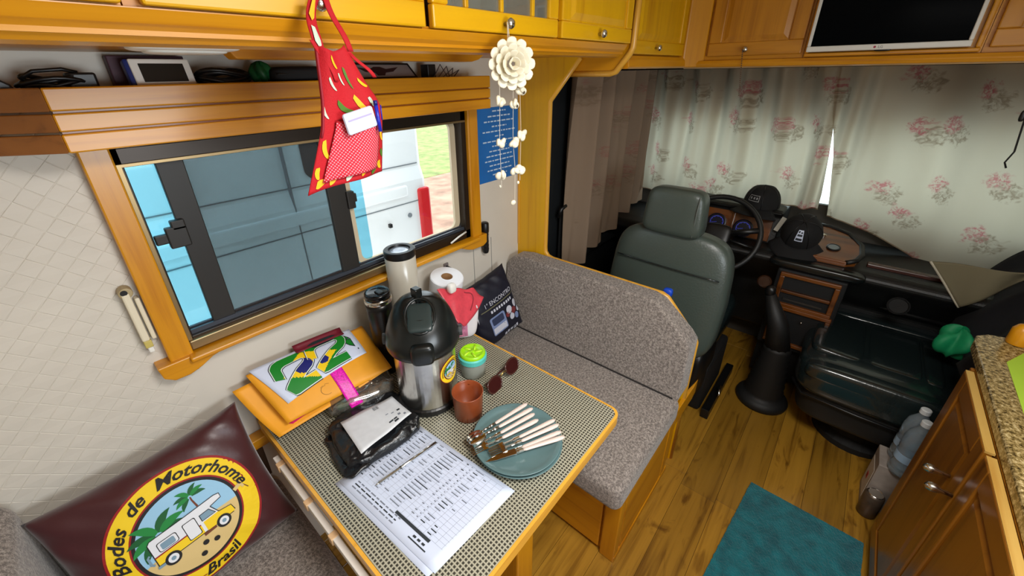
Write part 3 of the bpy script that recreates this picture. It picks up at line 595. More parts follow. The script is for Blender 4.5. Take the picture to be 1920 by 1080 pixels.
obj('back_seam', MB().tube([(1.862+.012*((y-.585)/.28)**2, y, .86+.02*(y-.585)) for y in [.33+.05*k for k in range(11)]], .004, 6), LEATHERD, ds, smooth=True)
obj('cushion', MB().sq((2.25, .58, .45), (.56, .54, .18), e1=.4, e2=.4), LEATHERD, ds, smooth=True)
obj('side_cover', MB().sq((2.0, .36, .30), (.30, .10, .30), e1=.5, e2=.5), BLACK, ds, smooth=True)
obj('pedestal', MB().box(1.98, 2.38, .30, .82, .0, .30), BLACKM, ds, bevel=.02)
obj('slide_rail', MB().box(1.95, 2.45, .245, .285, .0, .06), BLACK, ds, bevel=.004)
obj('lever', MB().tube([(2.12, .25, .12), (2.06, .235, .10)], .008, 8), CHROME, ds, smooth=True)
# seat belt on the b-pillar
t = thing('seat_belt', 'black seat belt and guide on the driver side pillar', 'belt', (1.95, 1.24, .6))
obj('webbing', MB().box(1.93, 1.975, 1.238, 1.242, .3, 1.0), BLACKM, t)
obj('guide_loop', MB().tube([(1.91, 1.235, .96), (1.92, 1.225, 1.01), (1.955, 1.22, 1.025), (1.99, 1.225, 1.01), (2.0, 1.235, .93)], .012, 8), BLACK, t, smooth=True)
# passenger seat (swivelled towards the aisle)
ps = thing('passenger_seat', 'swivelled dark leather passenger seat beyond the water bottles', 'seat', (2.33, -.35, 0))
obj('cushion', MB().sq((2.375, -.335, .405), (.66, .60, .21), e1=.45, e2=.36, nu=56, nv=24), LEATHERD, ps, smooth=True)
obj('thigh_pad', MB().sq((2.400, -.165, .497), (.44, .20, .05), Matrix.Rotation(.05, 3, 'X'), e1=.4, e2=.3), LEATHERD, ps, smooth=True)
obj('centre_pad', MB().sq((2.400, -.36, .493), (.42, .17, .05), e1=.4, e2=.3), LEATHERD, ps, smooth=True)
for y in (-.43, -.5): obj('rear_pad', MB().sq((2.400, y, .493), (.42, .065, .05), e1=.4, e2=.3), LEATHERD, ps, smooth=True)
obj('side_bolster', MB().sq((2.095, -.34, .455), (.10, .54, .09), e1=.5, e2=.4), LEATHERD, ps, smooth=True)
obj('side_bolster', MB().sq((2.690, -.34, .465), (.10, .54, .09), e1=.5, e2=.4), LEATHERD, ps, smooth=True)
obj('skirt', MB().sq((2.375, -.33, .26), (.60, .52, .20), e1=.35, e2=.35), mat('seat_skirt', C(24, 25, 26), .5), ps, smooth=True)
obj('piping', MB().tube([(2.040, -.6, .325), (2.045, -.3, .318), (2.060, -.09, .318), (2.160, -.04, .318)], .006, 8), BLACK, ps, smooth=True)
obj('swivel_base', MB().lathe([(.17, .0), (.17, .03), (.14, .06), (.13, .24)], (2.35, -.35, 0), 28), BLACKM, ps)
Mb = Matrix.Rotation(math.radians(28), 3, 'X')
obj('backrest', MB().sq((2.380, -.80, .76), (.58, .18, .76), Mb, e1=.4, e2=.4, nu=48, nv=24), LEATHERD, ps, smooth=True)
obj('armrest', MB().sq((2.700, -.45, .60), (.08, .36, .06), e1=.5, e2=.4), BLACK, ps, smooth=True)
# jacket over the backrest
def jk(u, v):
    a = (u-.5)*2; x = 2.36+.40*a+.02*math.sin(9*v+4*a); s = (v-.5)*2
    y = -.735-.13*s+.03*math.sin(7*a+3*s); z = .98-.55*max(0, -s)**1.2*.0-.42*abs(s)**1.7-.05*a*a+.02*math.sin(5*a)
    if s > 0: y = -.73-.28*s; z = .98-.52*s
    else: y = -.73+.22*(-s)**.8+.02*math.sin(8*a); z = .98-.36*(-s)**1.3+.02*math.sin(11*a+2)
    return Vector((x, y-.02, z+.03))
obj('jacket', MB().grid(jk, 40, 40), mat('navy_cloth', C(9, 11, 20), .9), smooth=True, solid=.02, label='black jacket draped over the passenger seat backrest', cat='jacket')
def gc(u, v):
    a = 2*PI*u; e = PI*(v-.5); r = 1+.22*math.sin(3*a+4*v)+.15*math.sin(5*a-6*v)
    return Vector((2.33+.075*r*math.cos(e)*math.cos(a), -.515+.055*r*math.cos(e)*math.sin(a), .665+.06*r*math.sin(e)))
obj('green_cloth', MB().grid(gc, 36, 18), mat('green_cloth', C(10, 140, 88), .6, var=.2, vscale=20), smooth=True, weld=True, label='crumpled bright green cloth on the passenger seat', cat='cloth')
def bc(u, v):
    a, b, c = Vector((2.45, -.357, .953)), Vector((2.45, -.501, .772)), Vector((2.45, -.66, .985))
    p = a.lerp(b, v)*(1-u)+a.lerp(b, v).lerp(c, .92)*u; p.x += .015*math.sin(6*u+3*v); return p
t = thing('beige_garment', 'beige cloth flap with pale edge hanging below the right curtain', 'cloth', (2.7, -.5, .66))
obj('cloth', MB().grid(bc, 20, 16), mat('beige_cloth', C(112, 104, 80), .9), t, smooth=True, solid=.006)
obj('piping', MB().tube([bc(0, k/10) for k in range(11)], .005, 6), mat('piping_pale', C(186, 178, 158), .8), t, smooth=True)
# gear lever
t = thing('gear_lever', 'black gear lever with ribbed rubber boot on the cab floor', 'gear lever', (2.31, .06, 0))
prof = [(.125, 0), (.13, .02), (.125, .035), (.11, .05)]
for k in range(9): prof += [(.098-.004*k, .055+.038*k), (.088-.004*k, .074+.038*k)]
obj('boot', MB().lathe(prof, (2.31, .06, 0), 28), mat('rubber', C(24, 24, 24), .6), t, smooth=True)
obj('stick', MB().tube([(2.31, .06, .36), (2.31, .09, .50), (2.31, .16, .66)], [.06, .05, .025], 12), mat('leather_gaiter', C(20, 20, 20), .55), t, smooth=True)
obj('knob', MB().sq((2.31, .165, .68), (.05, .05, .06), e1=.9, e2=.9, nu=16, nv=10), BLACK, t, smooth=True)
# ================================================================== KITCHEN SIDE
def granite():
    m, N, L, P = nt('granite'); tc = N.new('ShaderNodeTexCoord')
    v = N.new('ShaderNodeTexNoise'); v.inputs['Scale'].default_value = 95; v.inputs['Detail'].default_value = 6; v.inputs['Roughness'].default_value = .75; L.new(tc.outputs['Object'], v.inputs['Vector'])
    r = N.new('ShaderNodeValToRGB'); cr = r.color_ramp; cr.elements[0].position = .36; cr.elements[0].color = C(34, 26, 14); cr.elements[1].position = .66; cr.elements[1].color = C(214, 196, 150)
    e = cr.elements.new(.46); e.color = C(112, 92, 50); e = cr.elements.new(.54); e.color = C(164, 140, 90)
    L.new(v.outputs['Fac'], r.inputs['Fac']); L.new(r.outputs['Color'], P.inputs['Base Color']); P.inputs['Roughness'].default_value = .2; return m
ct = [(.2, -.452), (1.87, -.452), (1.92, -.462), (1.95, -.49), (1.96, -.53), (1.97, -1.095), (.2, -1.095)]
wt = thing('granite_worktop', 'speckled brown granite worktop with rounded corner', 'worktop', (1.2, -.75, .86))
obj('slab', MB().prism(ct, 'z', .862, .902), granite(), wt, bevel=.008, seg=3)
kc = thing('kitchen_cabinet', 'honey wood base cabinet with two doors under the granite worktop', 'cabinet', (1.2, -.75, 0))
KW = wood('kitchen_wood_shaded_z', C(150, 94, 22), C(104, 58, 8), 'z'); KX = wood('kitchen_wood_shaded_x', C(150, 94, 22), C(104, 58, 8), 'x')  # same honey wood, base colours darkened to carry the shade on this side
obj('carcass', MB().box(.2, 1.735, -1.09, -.452, .05, .862), KW, kc)
obj('plinth', MB().box(.2, 1.72, -1.09, -.47, 0, .05), BLACKM, kc)
obj('end_panel', MB().box(1.735, 1.75, -1.09, -.445, 0, .862), KW, kc, bevel=.003)
def kdoor(x0, x1, kx):
    d = door(kc, (x1, -.43, .06), (-1, 0, 0), (0, 1, 0), x1-x0, .80, rail=.06, mx=KX, mz=KW)
    obj('edge_strip', MB().box(x0, x1, -.45, -.432, .856, .862), wood('edge_strip', C(214, 176, 96), C(184, 136, 60), 'x'), d)
    Mk = frame((1, 0, 0), (0, 1, 0)); obj('knob', MB().lathe([(.006, 0), (.006, .02), (.011, .03), (.013, .04), (.010, .05), (.002, .055)], (kx, -.43, .69), 18, Mk), CHROME, d, smooth=True)
kdoor(1.325, 1.722, 1.40); kdoor(.905, 1.308, 1.325); kdoor(.50, .898, .6)
obj('notepaper', MB().add([(1.77, -.51, .9025), (1.87, -.56, .9025), (1.6, -.66, .9025), (1.49, -.505, .9025)], [(0, 1, 2, 3)]), mat('lime_paper', C(170, 205, 60), .6), solid=.001, label='lime green paper lying on the granite worktop', cat='paper')
obj('wooden_peg', MB().tube([(1.925, -.55, .903), (1.925, -.55, .906), (1.925, -.55, .955), (1.925, -.55, .971), (1.925, -.55, .977)], [.024, .026, .026, .017, .004], 16), W_z, smooth=True, label='round topped wooden peg on the far corner of the worktop', cat='peg')
# bottled water and cartons beside the cabinet
PET = mat('pet_plastic', C(196, 214, 226), .12, trans=.75); PCAP = mat('bottle_cap', C(226, 232, 236), .4)
kk = 0
for x, y, lab in ((1.895, -.462, 'nearest'), (1.978, -.462, 'foremost far'), (1.978, -.545, 'rearmost far'), (1.895, -.545, 'innermost')):
    t = thing('water_bottle', lab+' clear plastic water bottle in the pack beside the base cabinet', 'bottle', (x, y, .2), group='pack of water bottles on the cartons')
    pr = [(.036, 0), (.04, .01), (.04, .05), (.037, .06), (.04, .07), (.04, .11), (.037, .12), (.04, .13), (.04, .175), (.034, .21), (.018, .235), (.014, .245), (.014, .26)]
    obj('body', MB().lathe(pr, (x, y, .245), 24), PET, t, smooth=True)
    obj('cap', MB().lathe([(.0165, 0), (.0165, .018), (.014, .021)], (x, y, .495), 18), PCAP, t)
    obj('label_band', MB().lathe([(.0405, .072), (.0405, .108)], (x, y, .245), 24, cap=False), mat('bottle_label', C(150, 178, 205), .4), t, smooth=True)
t = thing('carton', 'pale printed carton standing against the passenger seat side', 'carton', (1.93, -.47, 0))
obj('box', MB().box(1.885, 2.02, -.60, -.40, 0, .243), mat('carton_grey', C(150, 140, 132), .6, var=.15, vscale=25), t, bevel=.003)
obj('printed_panel', MB().box(1.90, 2.005, -.4005, -.399, .03, .19), mat('carton_print', C(206, 198, 188), .6), t)
obj('red_mark', MB().box(1.95, 1.975, -.3992, -.398, .09, .12), mat('carton_red', C(160, 30, 40), .6), t)
for k, (x, y) in enumerate(((1.848, -.425), (1.842, -.50))):
    t = thing('drink_can', ['near', 'far'][k]+' dark brown can on the floor beside the base cabinet', 'can', (x, y, 0), group='cans by the cabinet')
    obj('can_body', MB().lathe([(.026, 0), (.033, .008), (.033, .115), (.027, .125)], (x, y, 0), 24), mat('can_brown', C(92, 78, 66), .35, .4, var=.2, vscale=30), t, smooth=True)
    obj('can_lid', MB().lathe([(.027, .1255), (.025, .127), (.022, .122)], (x, y, 0), 20), CHROME, t)
# teal rug
def rugfn(u, v):
    A, B, C_, D = Vector((1.681, -.023, 0)), Vector((1.673, -.424, 0)), Vector((.70, -.40, 0)), Vector((.70, .06, 0))
    p = A.lerp(B, u).lerp(D.lerp(C_, u), v); p.z = .008+.002*random.random(); return p
def rugm():
    m, N, L, P = nt('teal_pile'); tc = N.new('ShaderNodeTexCoord'); n = N.new('ShaderNodeTexNoise'); n.inputs['Scale'].default_value = 22; n.inputs['Detail'].default_value = 6
    L.new(tc.outputs['Object'], n.inputs['Vector']); r = N.new('ShaderNodeValToRGB'); r.color_ramp.elements[0].position = .35; r.color_ramp.elements[0].color = C(0, 90, 102); r.color_ramp.elements[1].position = .7; r.color_ramp.elements[1].color = C(0, 122, 134)
    L.new(n.outputs['Fac'], r.inputs['Fac']); L.new(r.outputs['Color'], P.inputs['Base Color']); P.inputs['Roughness'].default_value = .95; P.inputs['Sheen Weight'].default_value = .3
    n2 = N.new('ShaderNodeTexNoise'); n2.inputs['Scale'].default_value = 350; L.new(tc.outputs['Object'], n2.inputs['Vector']); b = N.new('ShaderNodeBump'); b.inputs['Strength'].default_value = .8; b.inputs['Distance'].default_value = .004; L.new(n2.outputs['Fac'], b.inputs['Height']); L.new(b.outputs[0], P.inputs['Normal']); return m
obj('rug', MB().grid(rugfn, 110, 200), rugm(), solid=.012, label='teal pile rug on the wooden floor of the aisle', cat='rug')
# ================================================================== DINETTE
# front bench (backs on the partition)
fb = thing('front_bench', 'grey upholstered dinette bench with chamfered back against the cab partition', 'bench', (1.2, .75, 0))
obj('base', MB().box(.985, 1.573, .318, 1.268, 0, .365), W_y, fb)
obj('rear_panel', MB().box(.972, .985, .372, 1.268, .02, .33), W_y, fb, bevel=.004)
obj('corner_post', MB().box(.965, 1.005, .302, .362, 0, .372), W_z, fb, bevel=.004)
obj('end_panel', MB().box(1.02, 1.42, .304, .318, .01, .355), W_x, fb, bevel=.004)
obj('end_post', MB().box(1.425, 1.475, .302, .33, 0, .40), W_z, fb, bevel=.005)
obj('side_step', MB().prism([(1.47, .302), (1.70, .297), (1.76, .30), (1.62, .318), (1.47, .318)], 'z', .30, .385), W_x, fb, bevel=.003)
obj('bottom_rail', MB().box(.966, 1.5, .300, .32, 0, .03), W_x, fb, bevel=.003)
mb = MB().box(.90, 1.47, .292, 1.262, .362, .482)
obj('seat_cushion', mb, GREYF, fb, smooth=True, bevel=.035, seg=5)
bk = [(1.262, .455), (.315, .455), (.302, .47), (.304, .73), (.33, .762), (.455, .868), (.50, .882), (1.15, .882), (1.225, .868), (1.262, .82)]
mb = MB(); n = len(bk)
def bx(z, f): return (1.428+.05*(z-.45)/.43) if f else 1.572
mb.add([(bx(z, 1), y, z) for y, z in bk]+[(bx(z, 0), y, z) for y, z in bk], [tuple(range(n)), tuple(range(n, 2*n))[::-1]]+[(i, n+i, n+(i+1) % n, (i+1) % n) for i in range(n)])
obj('back_cushion', mb, GREYF, fb, smooth=True, bevel=.035, seg=5)
obj('cushion_seam', MB().tube([(1.432, y, .487) for y in (.32, .8, 1.25)], .004, 6), mat('seam_dark', C(40, 36, 34), .9), fb)
obj('blue_clip', MB().sq((1.62, .47, .862), (.03, .04, .04), e1=.6, e2=.6, nu=14, nv=8), mat('blue_plastic', C(20, 70, 190), .4), label='small blue plastic clip behind the bench back moulding', cat='clip', smooth=True)
# rear bench
rb = thing('rear_bench', 'grey upholstered dinette bench in the foreground under the logo pillow', 'bench', (-.1, .8, 0))
obj('base', MB().box(-.42, .14, .36, 1.268, 0, .36), W_y, rb)
obj('seat_cushion', MB().box(-.40, .200, .34, 1.262, .36, .482), GREYF, rb, smooth=True, bevel=.04, seg=5)
obj('back_cushion', MB().box(-.46, -.29, .34, 1.262, .44, .90), GREYF, rb, smooth=True, bevel=.05, seg=5)
# table
def tabletop():
    m, N, L, P = nt('woven_laminate'); tc = N.new('ShaderNodeTexCoord'); sp = N.new('ShaderNodeSeparateXYZ'); L.new(tc.outputs['Object'], sp.inputs[0])
    def sw(o, k):
        a = N.new('ShaderNodeMath'); a.operation = 'MULTIPLY'; a.inputs[1].default_value = k; L.new(sp.outputs[o], a.inputs[0]); s = N.new('ShaderNodeMath'); s.operation = 'SINE'; L.new(a.outputs[0], s.inputs[0]); return s.outputs[0]
    k = 2*PI/.0092
    a, b = sw(0, k), sw(1, k)
    mu = N.new('ShaderNodeMath'); mu.operation = 'MAXIMUM'; L.new(a, mu.inputs[0]); L.new(b, mu.inputs[1])
    n = N.new('ShaderNodeTexNoise'); n.inputs['Scale'].default_value = 300; L.new(tc.outputs['Object'], n.inputs['Vector'])
    ad = N.new('ShaderNodeMath'); ad.operation = 'MULTIPLY_ADD'; ad.inputs[1].default_value = .5; L.new(n.outputs['Fac'], ad.inputs[0]); L.new(mu.outputs[0], ad.inputs[2])
    r = N.new('ShaderNodeValToRGB'); r.color_ramp.elements[0].position = .35; r.color_ramp.elements[0].color = C(54, 52, 44); r.color_ramp.elements[1].position = .95; r.color_ramp.elements[1].color = C(172, 168, 148)
    L.new(ad.outputs[0], r.inputs['Fac']); L.new(r.outputs['Color'], P.inputs['Base Color']); P.inputs['Roughness'].default_value = .38; return m
tb = thing('dinette_table', 'dinette table with grey woven laminate top and yellow wood edge', 'table', (.6, .6, 0))
def rr2(x0, x1, y0, y1, r): return rrect(x0, x1, y0, y1, r, 5)
obj('laminate_top', MB().prism(rr2(.205, .984, .372, 1.262, .03), 'z', .715, .730), tabletop(), tb)
YEDGE = wood('edge_band_x', C(236, 176, 66), C(206, 140, 40), 'x')
o_, i_ = rr2(.196, .993, .363, 1.262, .036), rr2(.2045, .9845, .3715, 1.262, .0295)
mb = MB(); n = len(o_)
mb.add([(x, y, .7285) for x, y in o_]+[(x, y, .7285) for x, y in i_]+[(x, y, .694) for x, y in o_]+[(x, y, .694) for x, y in i_],
       [f for k in range(n) for f in ((k, (k+1) % n, n+(k+1) % n, n+k), (2*n+k, 3*n+k, 3*n+(k+1) % n, 2*n+(k+1) % n), (k, 2*n+k, 2*n+(k+1) % n, (k+1) % n), (n+k, n+(k+1) % n, 3*n+(k+1) % n, 3*n+k))])
obj('edge_band', mb, YEDGE, tb)
obj('core_board', MB().prism(rr2(.208, .981, .375, 1.258, .028), 'z', .696, .714), W_x, tb)
obj('leg', MB().box(.56, .64, .45, .53, 0, .696), W_z, tb, bevel=.006)
obj('gap_light_strip', MB().box(.178, .194, .40, 1.10, .668, .688), mat('sunlit_gap_white', C(232, 226, 218), .5), tb, bevel=.002)  # added white strip standing in for a sunlit gap below the table edge
for y in (.735, .87, 1.05): obj('gap_strip_mark', MB().box(.174, .196, y, y+.02, .666, .690), mat('mark_peach', C(222, 184, 140), .5), tb, bevel=.002)  # peach marks along the added strip
obj('wall_ledger', MB().box(.14, .95, 1.225, 1.268, .635, .672), W_x, tb, bevel=.003)
obj('ledger_bracket', MB().box(.15, .185, 1.235, 1.266, .50, .635), mat('bracket_brown', C(60, 40, 28), .5), tb)
# ---------------- logo (print on pillow and flask badge)
LM = [mat('logo_darkred', C(150, 16, 20), .7), mat('logo_yellow', C(242, 204, 22), .7), mat('logo_black', C(20, 16, 18), .7), mat('logo_sky', C(150, 196, 226), .7), mat('logo_sand', C(216, 188, 126), .7), mat('logo_palm', C(22, 130, 56), .7), mat('logo_white', C(226, 228, 234), .7), mat('logo_palm_dark', C(8, 88, 40), .7), mat('logo_brown', C(110, 56, 30), .7), mat('logo_glass', C(120, 150, 170), .6)]
def blob(cx, cy, rx, ry, n=20): return ring2d(0, rx, n, 0, 2*PI, 1, cx, cy, ry/rx)
def leaf(x, y, ang, ln, wd, bend):
    pts, ws = [], []
    for k in range(8):
        t = k/7; a = ang+bend*t; x += ln/7*math.cos(a); y += ln/7*math.sin(a); pts.append((x, y)); ws.append(wd*math.sin(PI*min(1, t*.85+.15))+.004)
    return stroke2d(pts, ws)
def logo(mb, S, full=True):
    D = lambda sh, l, mi: decal(mb, S, sh, l, mi)
    D(ring2d(0, 1.0, 72, rows=8), 0, 0); D(ring2d(.3, .965, 72, rows=6), 1, 1); D(ring2d(.3, .715, 64, rows=4), 2, 0); D(ring2d(.3, .69, 64, rows=4), 3, 2)
    D(ring2d(0, .645, 60, rows=8), 4, 3); D(ring2d(0, .645, 40, PI+.25, 2*PI-.05, 8), 5, 4)
    D(ring2d(.05, .3, 40, PI*1.0, 2*PI, 4, -.1, -.12), 5, 4)
    # palms
    for cx, cy, s in ((-.33, .17, 1.0), (.16, .40, .55)):
        D(stroke2d([(cx+.02, cy-.35*s), (cx, cy-.1*s), (cx, cy)], [.05*s, .04*s, .035*s]), 6, 8)
        for k, a in enumerate((.3, .75, 1.3, 1.9, 2.5, 2.95, 3.5)):
            D(leaf(cx, cy, a, .34*s, .11*s, (-.9 if a < 1.57 else .9)), 7+k % 2, 5 if k % 2 else 7)
    # motorhome
    D(poly2d([(-.50, -.20), (-.50, .14), (-.46, .18), (.40, .21), (.47, .19), (.47, .12), (.30, .09), (.36, -.06), (.52, -.08), (.545, -.2), (.5, -.22)], .12), 9, 6)
    D(poly2d([(-.50, -.22), (-.50, -.09), (.10, -.08), (.10, -.22)], .15), 10, 1); D(poly2d([(.14, -.22), (.14, -.06), (.36, -.055), (.53, -.09), (.55, -.2), (.52, -.22)], .12), 10, 1)
    D(stroke2d([(-.5, -.085), (-.2, -.08), (.1, -.075)], .02), 11, 0)
    for path in ([(-.5, -.22), (-.5, .14), (-.46, .18), (0, .195), (.40, .21), (.47, .19), (.47, .12), (.30, .09)], [(-.5, -.22), (0, -.22), (.52, -.22)], [(.3, .09), (.36, -.06), (.53, -.09), (.55, -.2)]): D(stroke2d(path, .012), 12, 2)
    D(poly2d(rrect(-.42, -.17, -.06, .09, .03, 3), .12), 11, 2); D(poly2d(rrect(-.41, -.18, -.05, .08, .025, 3), .12), 12, 6); D(poly2d(rrect(-.38, -.21, -.04, .06, .02, 3), .12), 13, 9)
    D(poly2d(rrect(-.09, .08, -.19, .10, .02, 3), .12), 11, 2); D(poly2d(rrect(-.08, .07, -.18, .09, .02, 3), .12), 12, 6)
    D(poly2d([(.13, -.04), (.13, .07), (.27, .075), (.33, -.04)], .12), 11, 2); D(poly2d([(.14, -.03), (.14, .06), (.265, .065), (.315, -.03)], .12), 12, 9)
    for x in (-.33, .36):
        D(blob(x, -.24, .10, .10), 13, 2); D(blob(x, -.24, .065, .065), 14, 6); D(blob(x, -.24, .03, .03), 15, 9)
    D(stroke2d([(-.53, .0), (-.56, -.02), (-.56, -.14), (-.53, -.17)], .03), 12, 9); D(poly2d([(-.52, -.26), (-.43, -.26), (-.43, -.22), (-.52, -.22)], .2), 13, 9)
    D(poly2d([(.08, -.27), (.25, -.26), (.25, -.22), (.08, -.22)], .2), 12, 8)
    for x, y in ((.05, -.36), (.18, -.42), (-.03, -.50)): D(blob(x, y, .04, .04), 12, 2)
    # signpost on the ring
    D(stroke2d([(.66, .06), (.78, .1)], .06), 6, 4); D(stroke2d([(.80, .02), (.76, .16)], .04), 7, 4); D(stroke2d([(.86, -.04), (.72, .22)], .014), 7, 8)
    if full:
        D(arc_bend(text2d('Bodes  de  Motorhome', .25, .35, bold=.005), .765, math.radians(96)), 8, 2)
        D(arc_bend(text2d('Brasil', .25, .35, bold=.005), .91, math.radians(278), inward=True), 8, 2)
    else:
        for k in range(26):
            a = math.radians(10+k*7.3); D(stroke2d([(.78*math.cos(a), .78*math.sin(a)), (.88*math.cos(a), .88*math.sin(a))], .05), 8, 2)
def pillow_fn(c, ux, uy, W, H, T, pinch=.07, seed=0, wr=.006):
    ux, uy = Vector(ux).normalized(), Vector(uy); uy = (uy-ux*uy.dot(ux)).normalized(); n = ux.cross(uy); c = Vector(c); rn = random.Random(seed); ph = [rn.uniform(0, 6) for _ in range(4)]
    def P(u, v, sgn, off=0):
        x = W/2*u*(1-pinch*u*u*(1-v*v)); y = H/2*v*(1-pinch*v*v*(1-u*u))
        e = max(0, (1-abs(u)**2.6))*max(0, (1-abs(v)**2.6)); h = T/2*e**.42
        edge = (1-e)
        h += wr*e**.3*edge*(math.sin(9*u+ph[0])*math.sin(7*v+ph[1])+.7*math.sin(15*(u+v)+ph[2]))
        return c+ux*x+uy*y+n*(sgn*h+sgn*off)
    return P, n
def build_pillow(name, label, P, mt, nn=44):
    t = thing(name, label, 'pillow', P(0, 0, 0), group=None)
    def fr(u, v): return P(2*u-1, 2*v-1, 1)
    def bkf(u, v): return P(2*u-1, 2*v-1, -1)
    obj('cover', MB().grid(fr, nn, nn).grid(bkf, nn, nn), mt, t, smooth=True, weld=True)
    return t
BRS = mat('satin_brown', C(66, 24, 28), .38, sheen=.3, bump=.15, bscale=60)
TL, TR, BR = Vector((-.285, 1.185, .835)), Vector((.142, 1.195, .862)), Vector((.178, 1.03, .515))
BL = TL+(BR-TR); cpil = (TL+TR+BR+BL)/4
PF, pn = pillow_fn(cpil, TR-TL, TR-BR, (TR-TL).length*1.04, (TR-BR).length*1.04, .13, seed=4)
t = build_pillow('logo_pillow', 'dark brown satin pillow printed with a round yellow motorhome badge', PF, BRS, 60)
LR = .168
def SL(x, y, off):
    W, H = (TR-TL).length*1.04, (TR-BR).length*1.04
    return PF((x*LR+.008)/(W/2), (y*LR-.012)/(H/2), 1, off+.001)
mb = MB(); logo(mb, SL); obj('badge_print', mb, LM, t, smooth='decal')
# navy pillow on the front bench
NAVY = mat('navy_satin', C(14, 16, 34), .55, bump=.15, bscale=80)
a, b, c_ = Vector((1.12, 1.235, .815)), Vector((1.39, 1.215, .865)), Vector((1.405, 1.13, .52))
cn = (a+c_)/2
NP, nn_ = pillow_fn(cn, b-a, b-c_, .30, .36, .10, seed=9)
t = build_pillow('navy_pillow', 'navy blue pillow with a printed photo and lettering in the bench corner', NP, NAVY)
SN = lambda x, y, off: NP(min(.97, x*1.2-.12), max(-.95, y*1.12+.04), 1, off+.001)
mb = MB()
vs, fs = text2d('1° ENCONTRO', .16); decal(mb, SN, ([(x+.25, y+.20) for x, y in vs], fs), 0, 0)
decal(mb, SN, poly2d([(-.45, .13), (.85, .13), (.85, .155), (-.45, .155)], .2), 0, 4)
for k in range(9): decal(mb, SN, rect2d(-.15+k*.095, -.09+k*.095, .0, .07), 0, 0)
decal(mb, SN, poly2d(rrect(-.28, .26, -.62, -.1, .06, 3), .15), 0, 1); decal(mb, SN, poly2d(rrect(-.22, .20, -.33, -.14, .04, 3), .15), 1, 2); decal(mb, SN, poly2d([(-.25, -.58), (.23, -.58), (.23, -.4), (-.25, -.4)], .15), 1, 0)
for (x, y, r, m_) in ((.45, -.2, .11, 0), (.62, -.3, .1, 3), (.75, -.15, .1, 0), (.5, -.42, .1, 0), (.7, -.5, .09, 1), (.35, -.3, .07, 3), (.82, -.36, .07, 0)): decal(mb, SN, blob(x, y, r, r, 14), 0, m_)
for k in range(5): decal(mb, SN, rect2d(.1+k*.12, .18+k*.12, -.83, -.74), 0, 0)
obj('photo_print', mb, [mat('np_white', C(200, 202, 214), .7), mat('np_blue', C(120, 136, 176), .7), mat('np_dark', C(40, 50, 80), .7), mat('np_red', C(120, 46, 48), .7), mat('np_olive', C(110, 108, 80), .7)], t, smooth='decal')
def wedge(u, v): return NP(-.86+.22*u*(1-v), .9-.95*v-.0*u, 1, .003)
obj('white_corner', MB().grid(wedge, 6, 12), mat('np_satin', C(210, 212, 222), .5), t, smooth=True)
# ================================================================== THINGS ON THE TABLE
TZ = .7305
# pump flask
fx, fy = .633, .900
t = thing('pump_flask', 'steel airpot flask with black pump top on the table', 'flask', (fx, fy, TZ))
obj('base_ring', MB().lathe([(.100, 0), (.103, .004), (.103, .022), (.098, .026)], (fx, fy, TZ), 40), BLACK, t)
obj('steel_body', MB().lathe([(.097, .02), (.0985, .03), (.0985, .245), (.092, .25)], (fx, fy, TZ), 56), STEEL, t, smooth=False)
FB = mat('flask_black', C(16, 20, 20), .28)
vd = Vector((-.62, -.78, 0)); sd = Vector((vd.y, -vd.x, 0))
def ftop(p):
    k = (p.z+.11)/.22
    s = 1.0-.34*max(0, k-.35)/.65-.06*k*k
    f = p.x*s+(.012*(1-k)); return (f+.02*max(0, k-.5)*-1, p.y*s*(1-.12*k), p.z-.02*max(0, p.x)/.09*k)
Mf = frame(vd, (0, 0, 1))
hp = [(.100, .234), (.118, .236), (.1225, .246), (.1215, .266), (.114, .298), (.102, .33), (.088, .357), (.070, .377), (.045, .390), (.015, .394), (.001, .394)]
mb = MB(); nn = 48; vs = []
for r, z in hp:
    for k in range(nn):
        a = 2*PI*k/nn; lz = z-.030*max(0, math.cos(a))*max(0, (z-.27)/.13); rr = r*(1+.05*math.cos(a)*(1-(z-.2)/.2)); vs.append(Vector((fx, fy, TZ+lz))+Mf@Vector((rr*math.cos(a), rr*.95*math.sin(a), 0)))
mb.add(vs, [(j*nn+i, j*nn+(i+1) % nn, (j+1)*nn+(i+1) % nn, (j+1)*nn+i) for j in range(len(hp)-1) for i in range(nn)])
obj('pump_head', mb, FB, t, smooth=True)
cf = Vector((fx, fy, TZ+.352))
obj('pump_button', MB().sq(cf+vd*.052+Vector((0, 0, -.006)), (.095, .075, .03), frame(vd+Vector((0, 0, -.62)), Vector((0, 0, 1))+vd*.5), e1=.35, e2=.3), mat('flask_grey', C(40, 52, 52), .3), t, smooth=True)
obj('button_rim', MB().tube([cf+vd*(.052+.046*math.cos(a))+sd*.044*math.sin(a)+Vector((0, 0, .004-.034*math.cos(a))) for a in [2*PI*k/20 for k in range(20)]], .005, 6, closed=True), FB, t, smooth=True)
obj('carry_lug', MB().box(fx-.012, fx+.012, fy-.006, fy+.022, TZ+.375, TZ+.42), FB, t, bevel=.003)
obj('hinge_pin', MB().tube([Vector((fx, fy, TZ+.255))+sd*-.104, Vector((fx, fy, TZ+.255))+sd*-.126], .018, 14), mat('flask_pin', C(58, 60, 60), .4), t, smooth=False)
obj('hinge_pin', MB().tube([Vector((fx, fy, TZ+.255))+sd*.104, Vector((fx, fy, TZ+.255))+sd*.124], .018, 14), mat('flask_pin', C(58, 60, 60), .4), t, smooth=False)
obj('spout', MB().sq(Vector((fx, fy, TZ+.265))+vd*.112, (.05, .07, .07), Mf, e1=.5, e2=.5, nu=20, nv=12), FB, t, smooth=True)
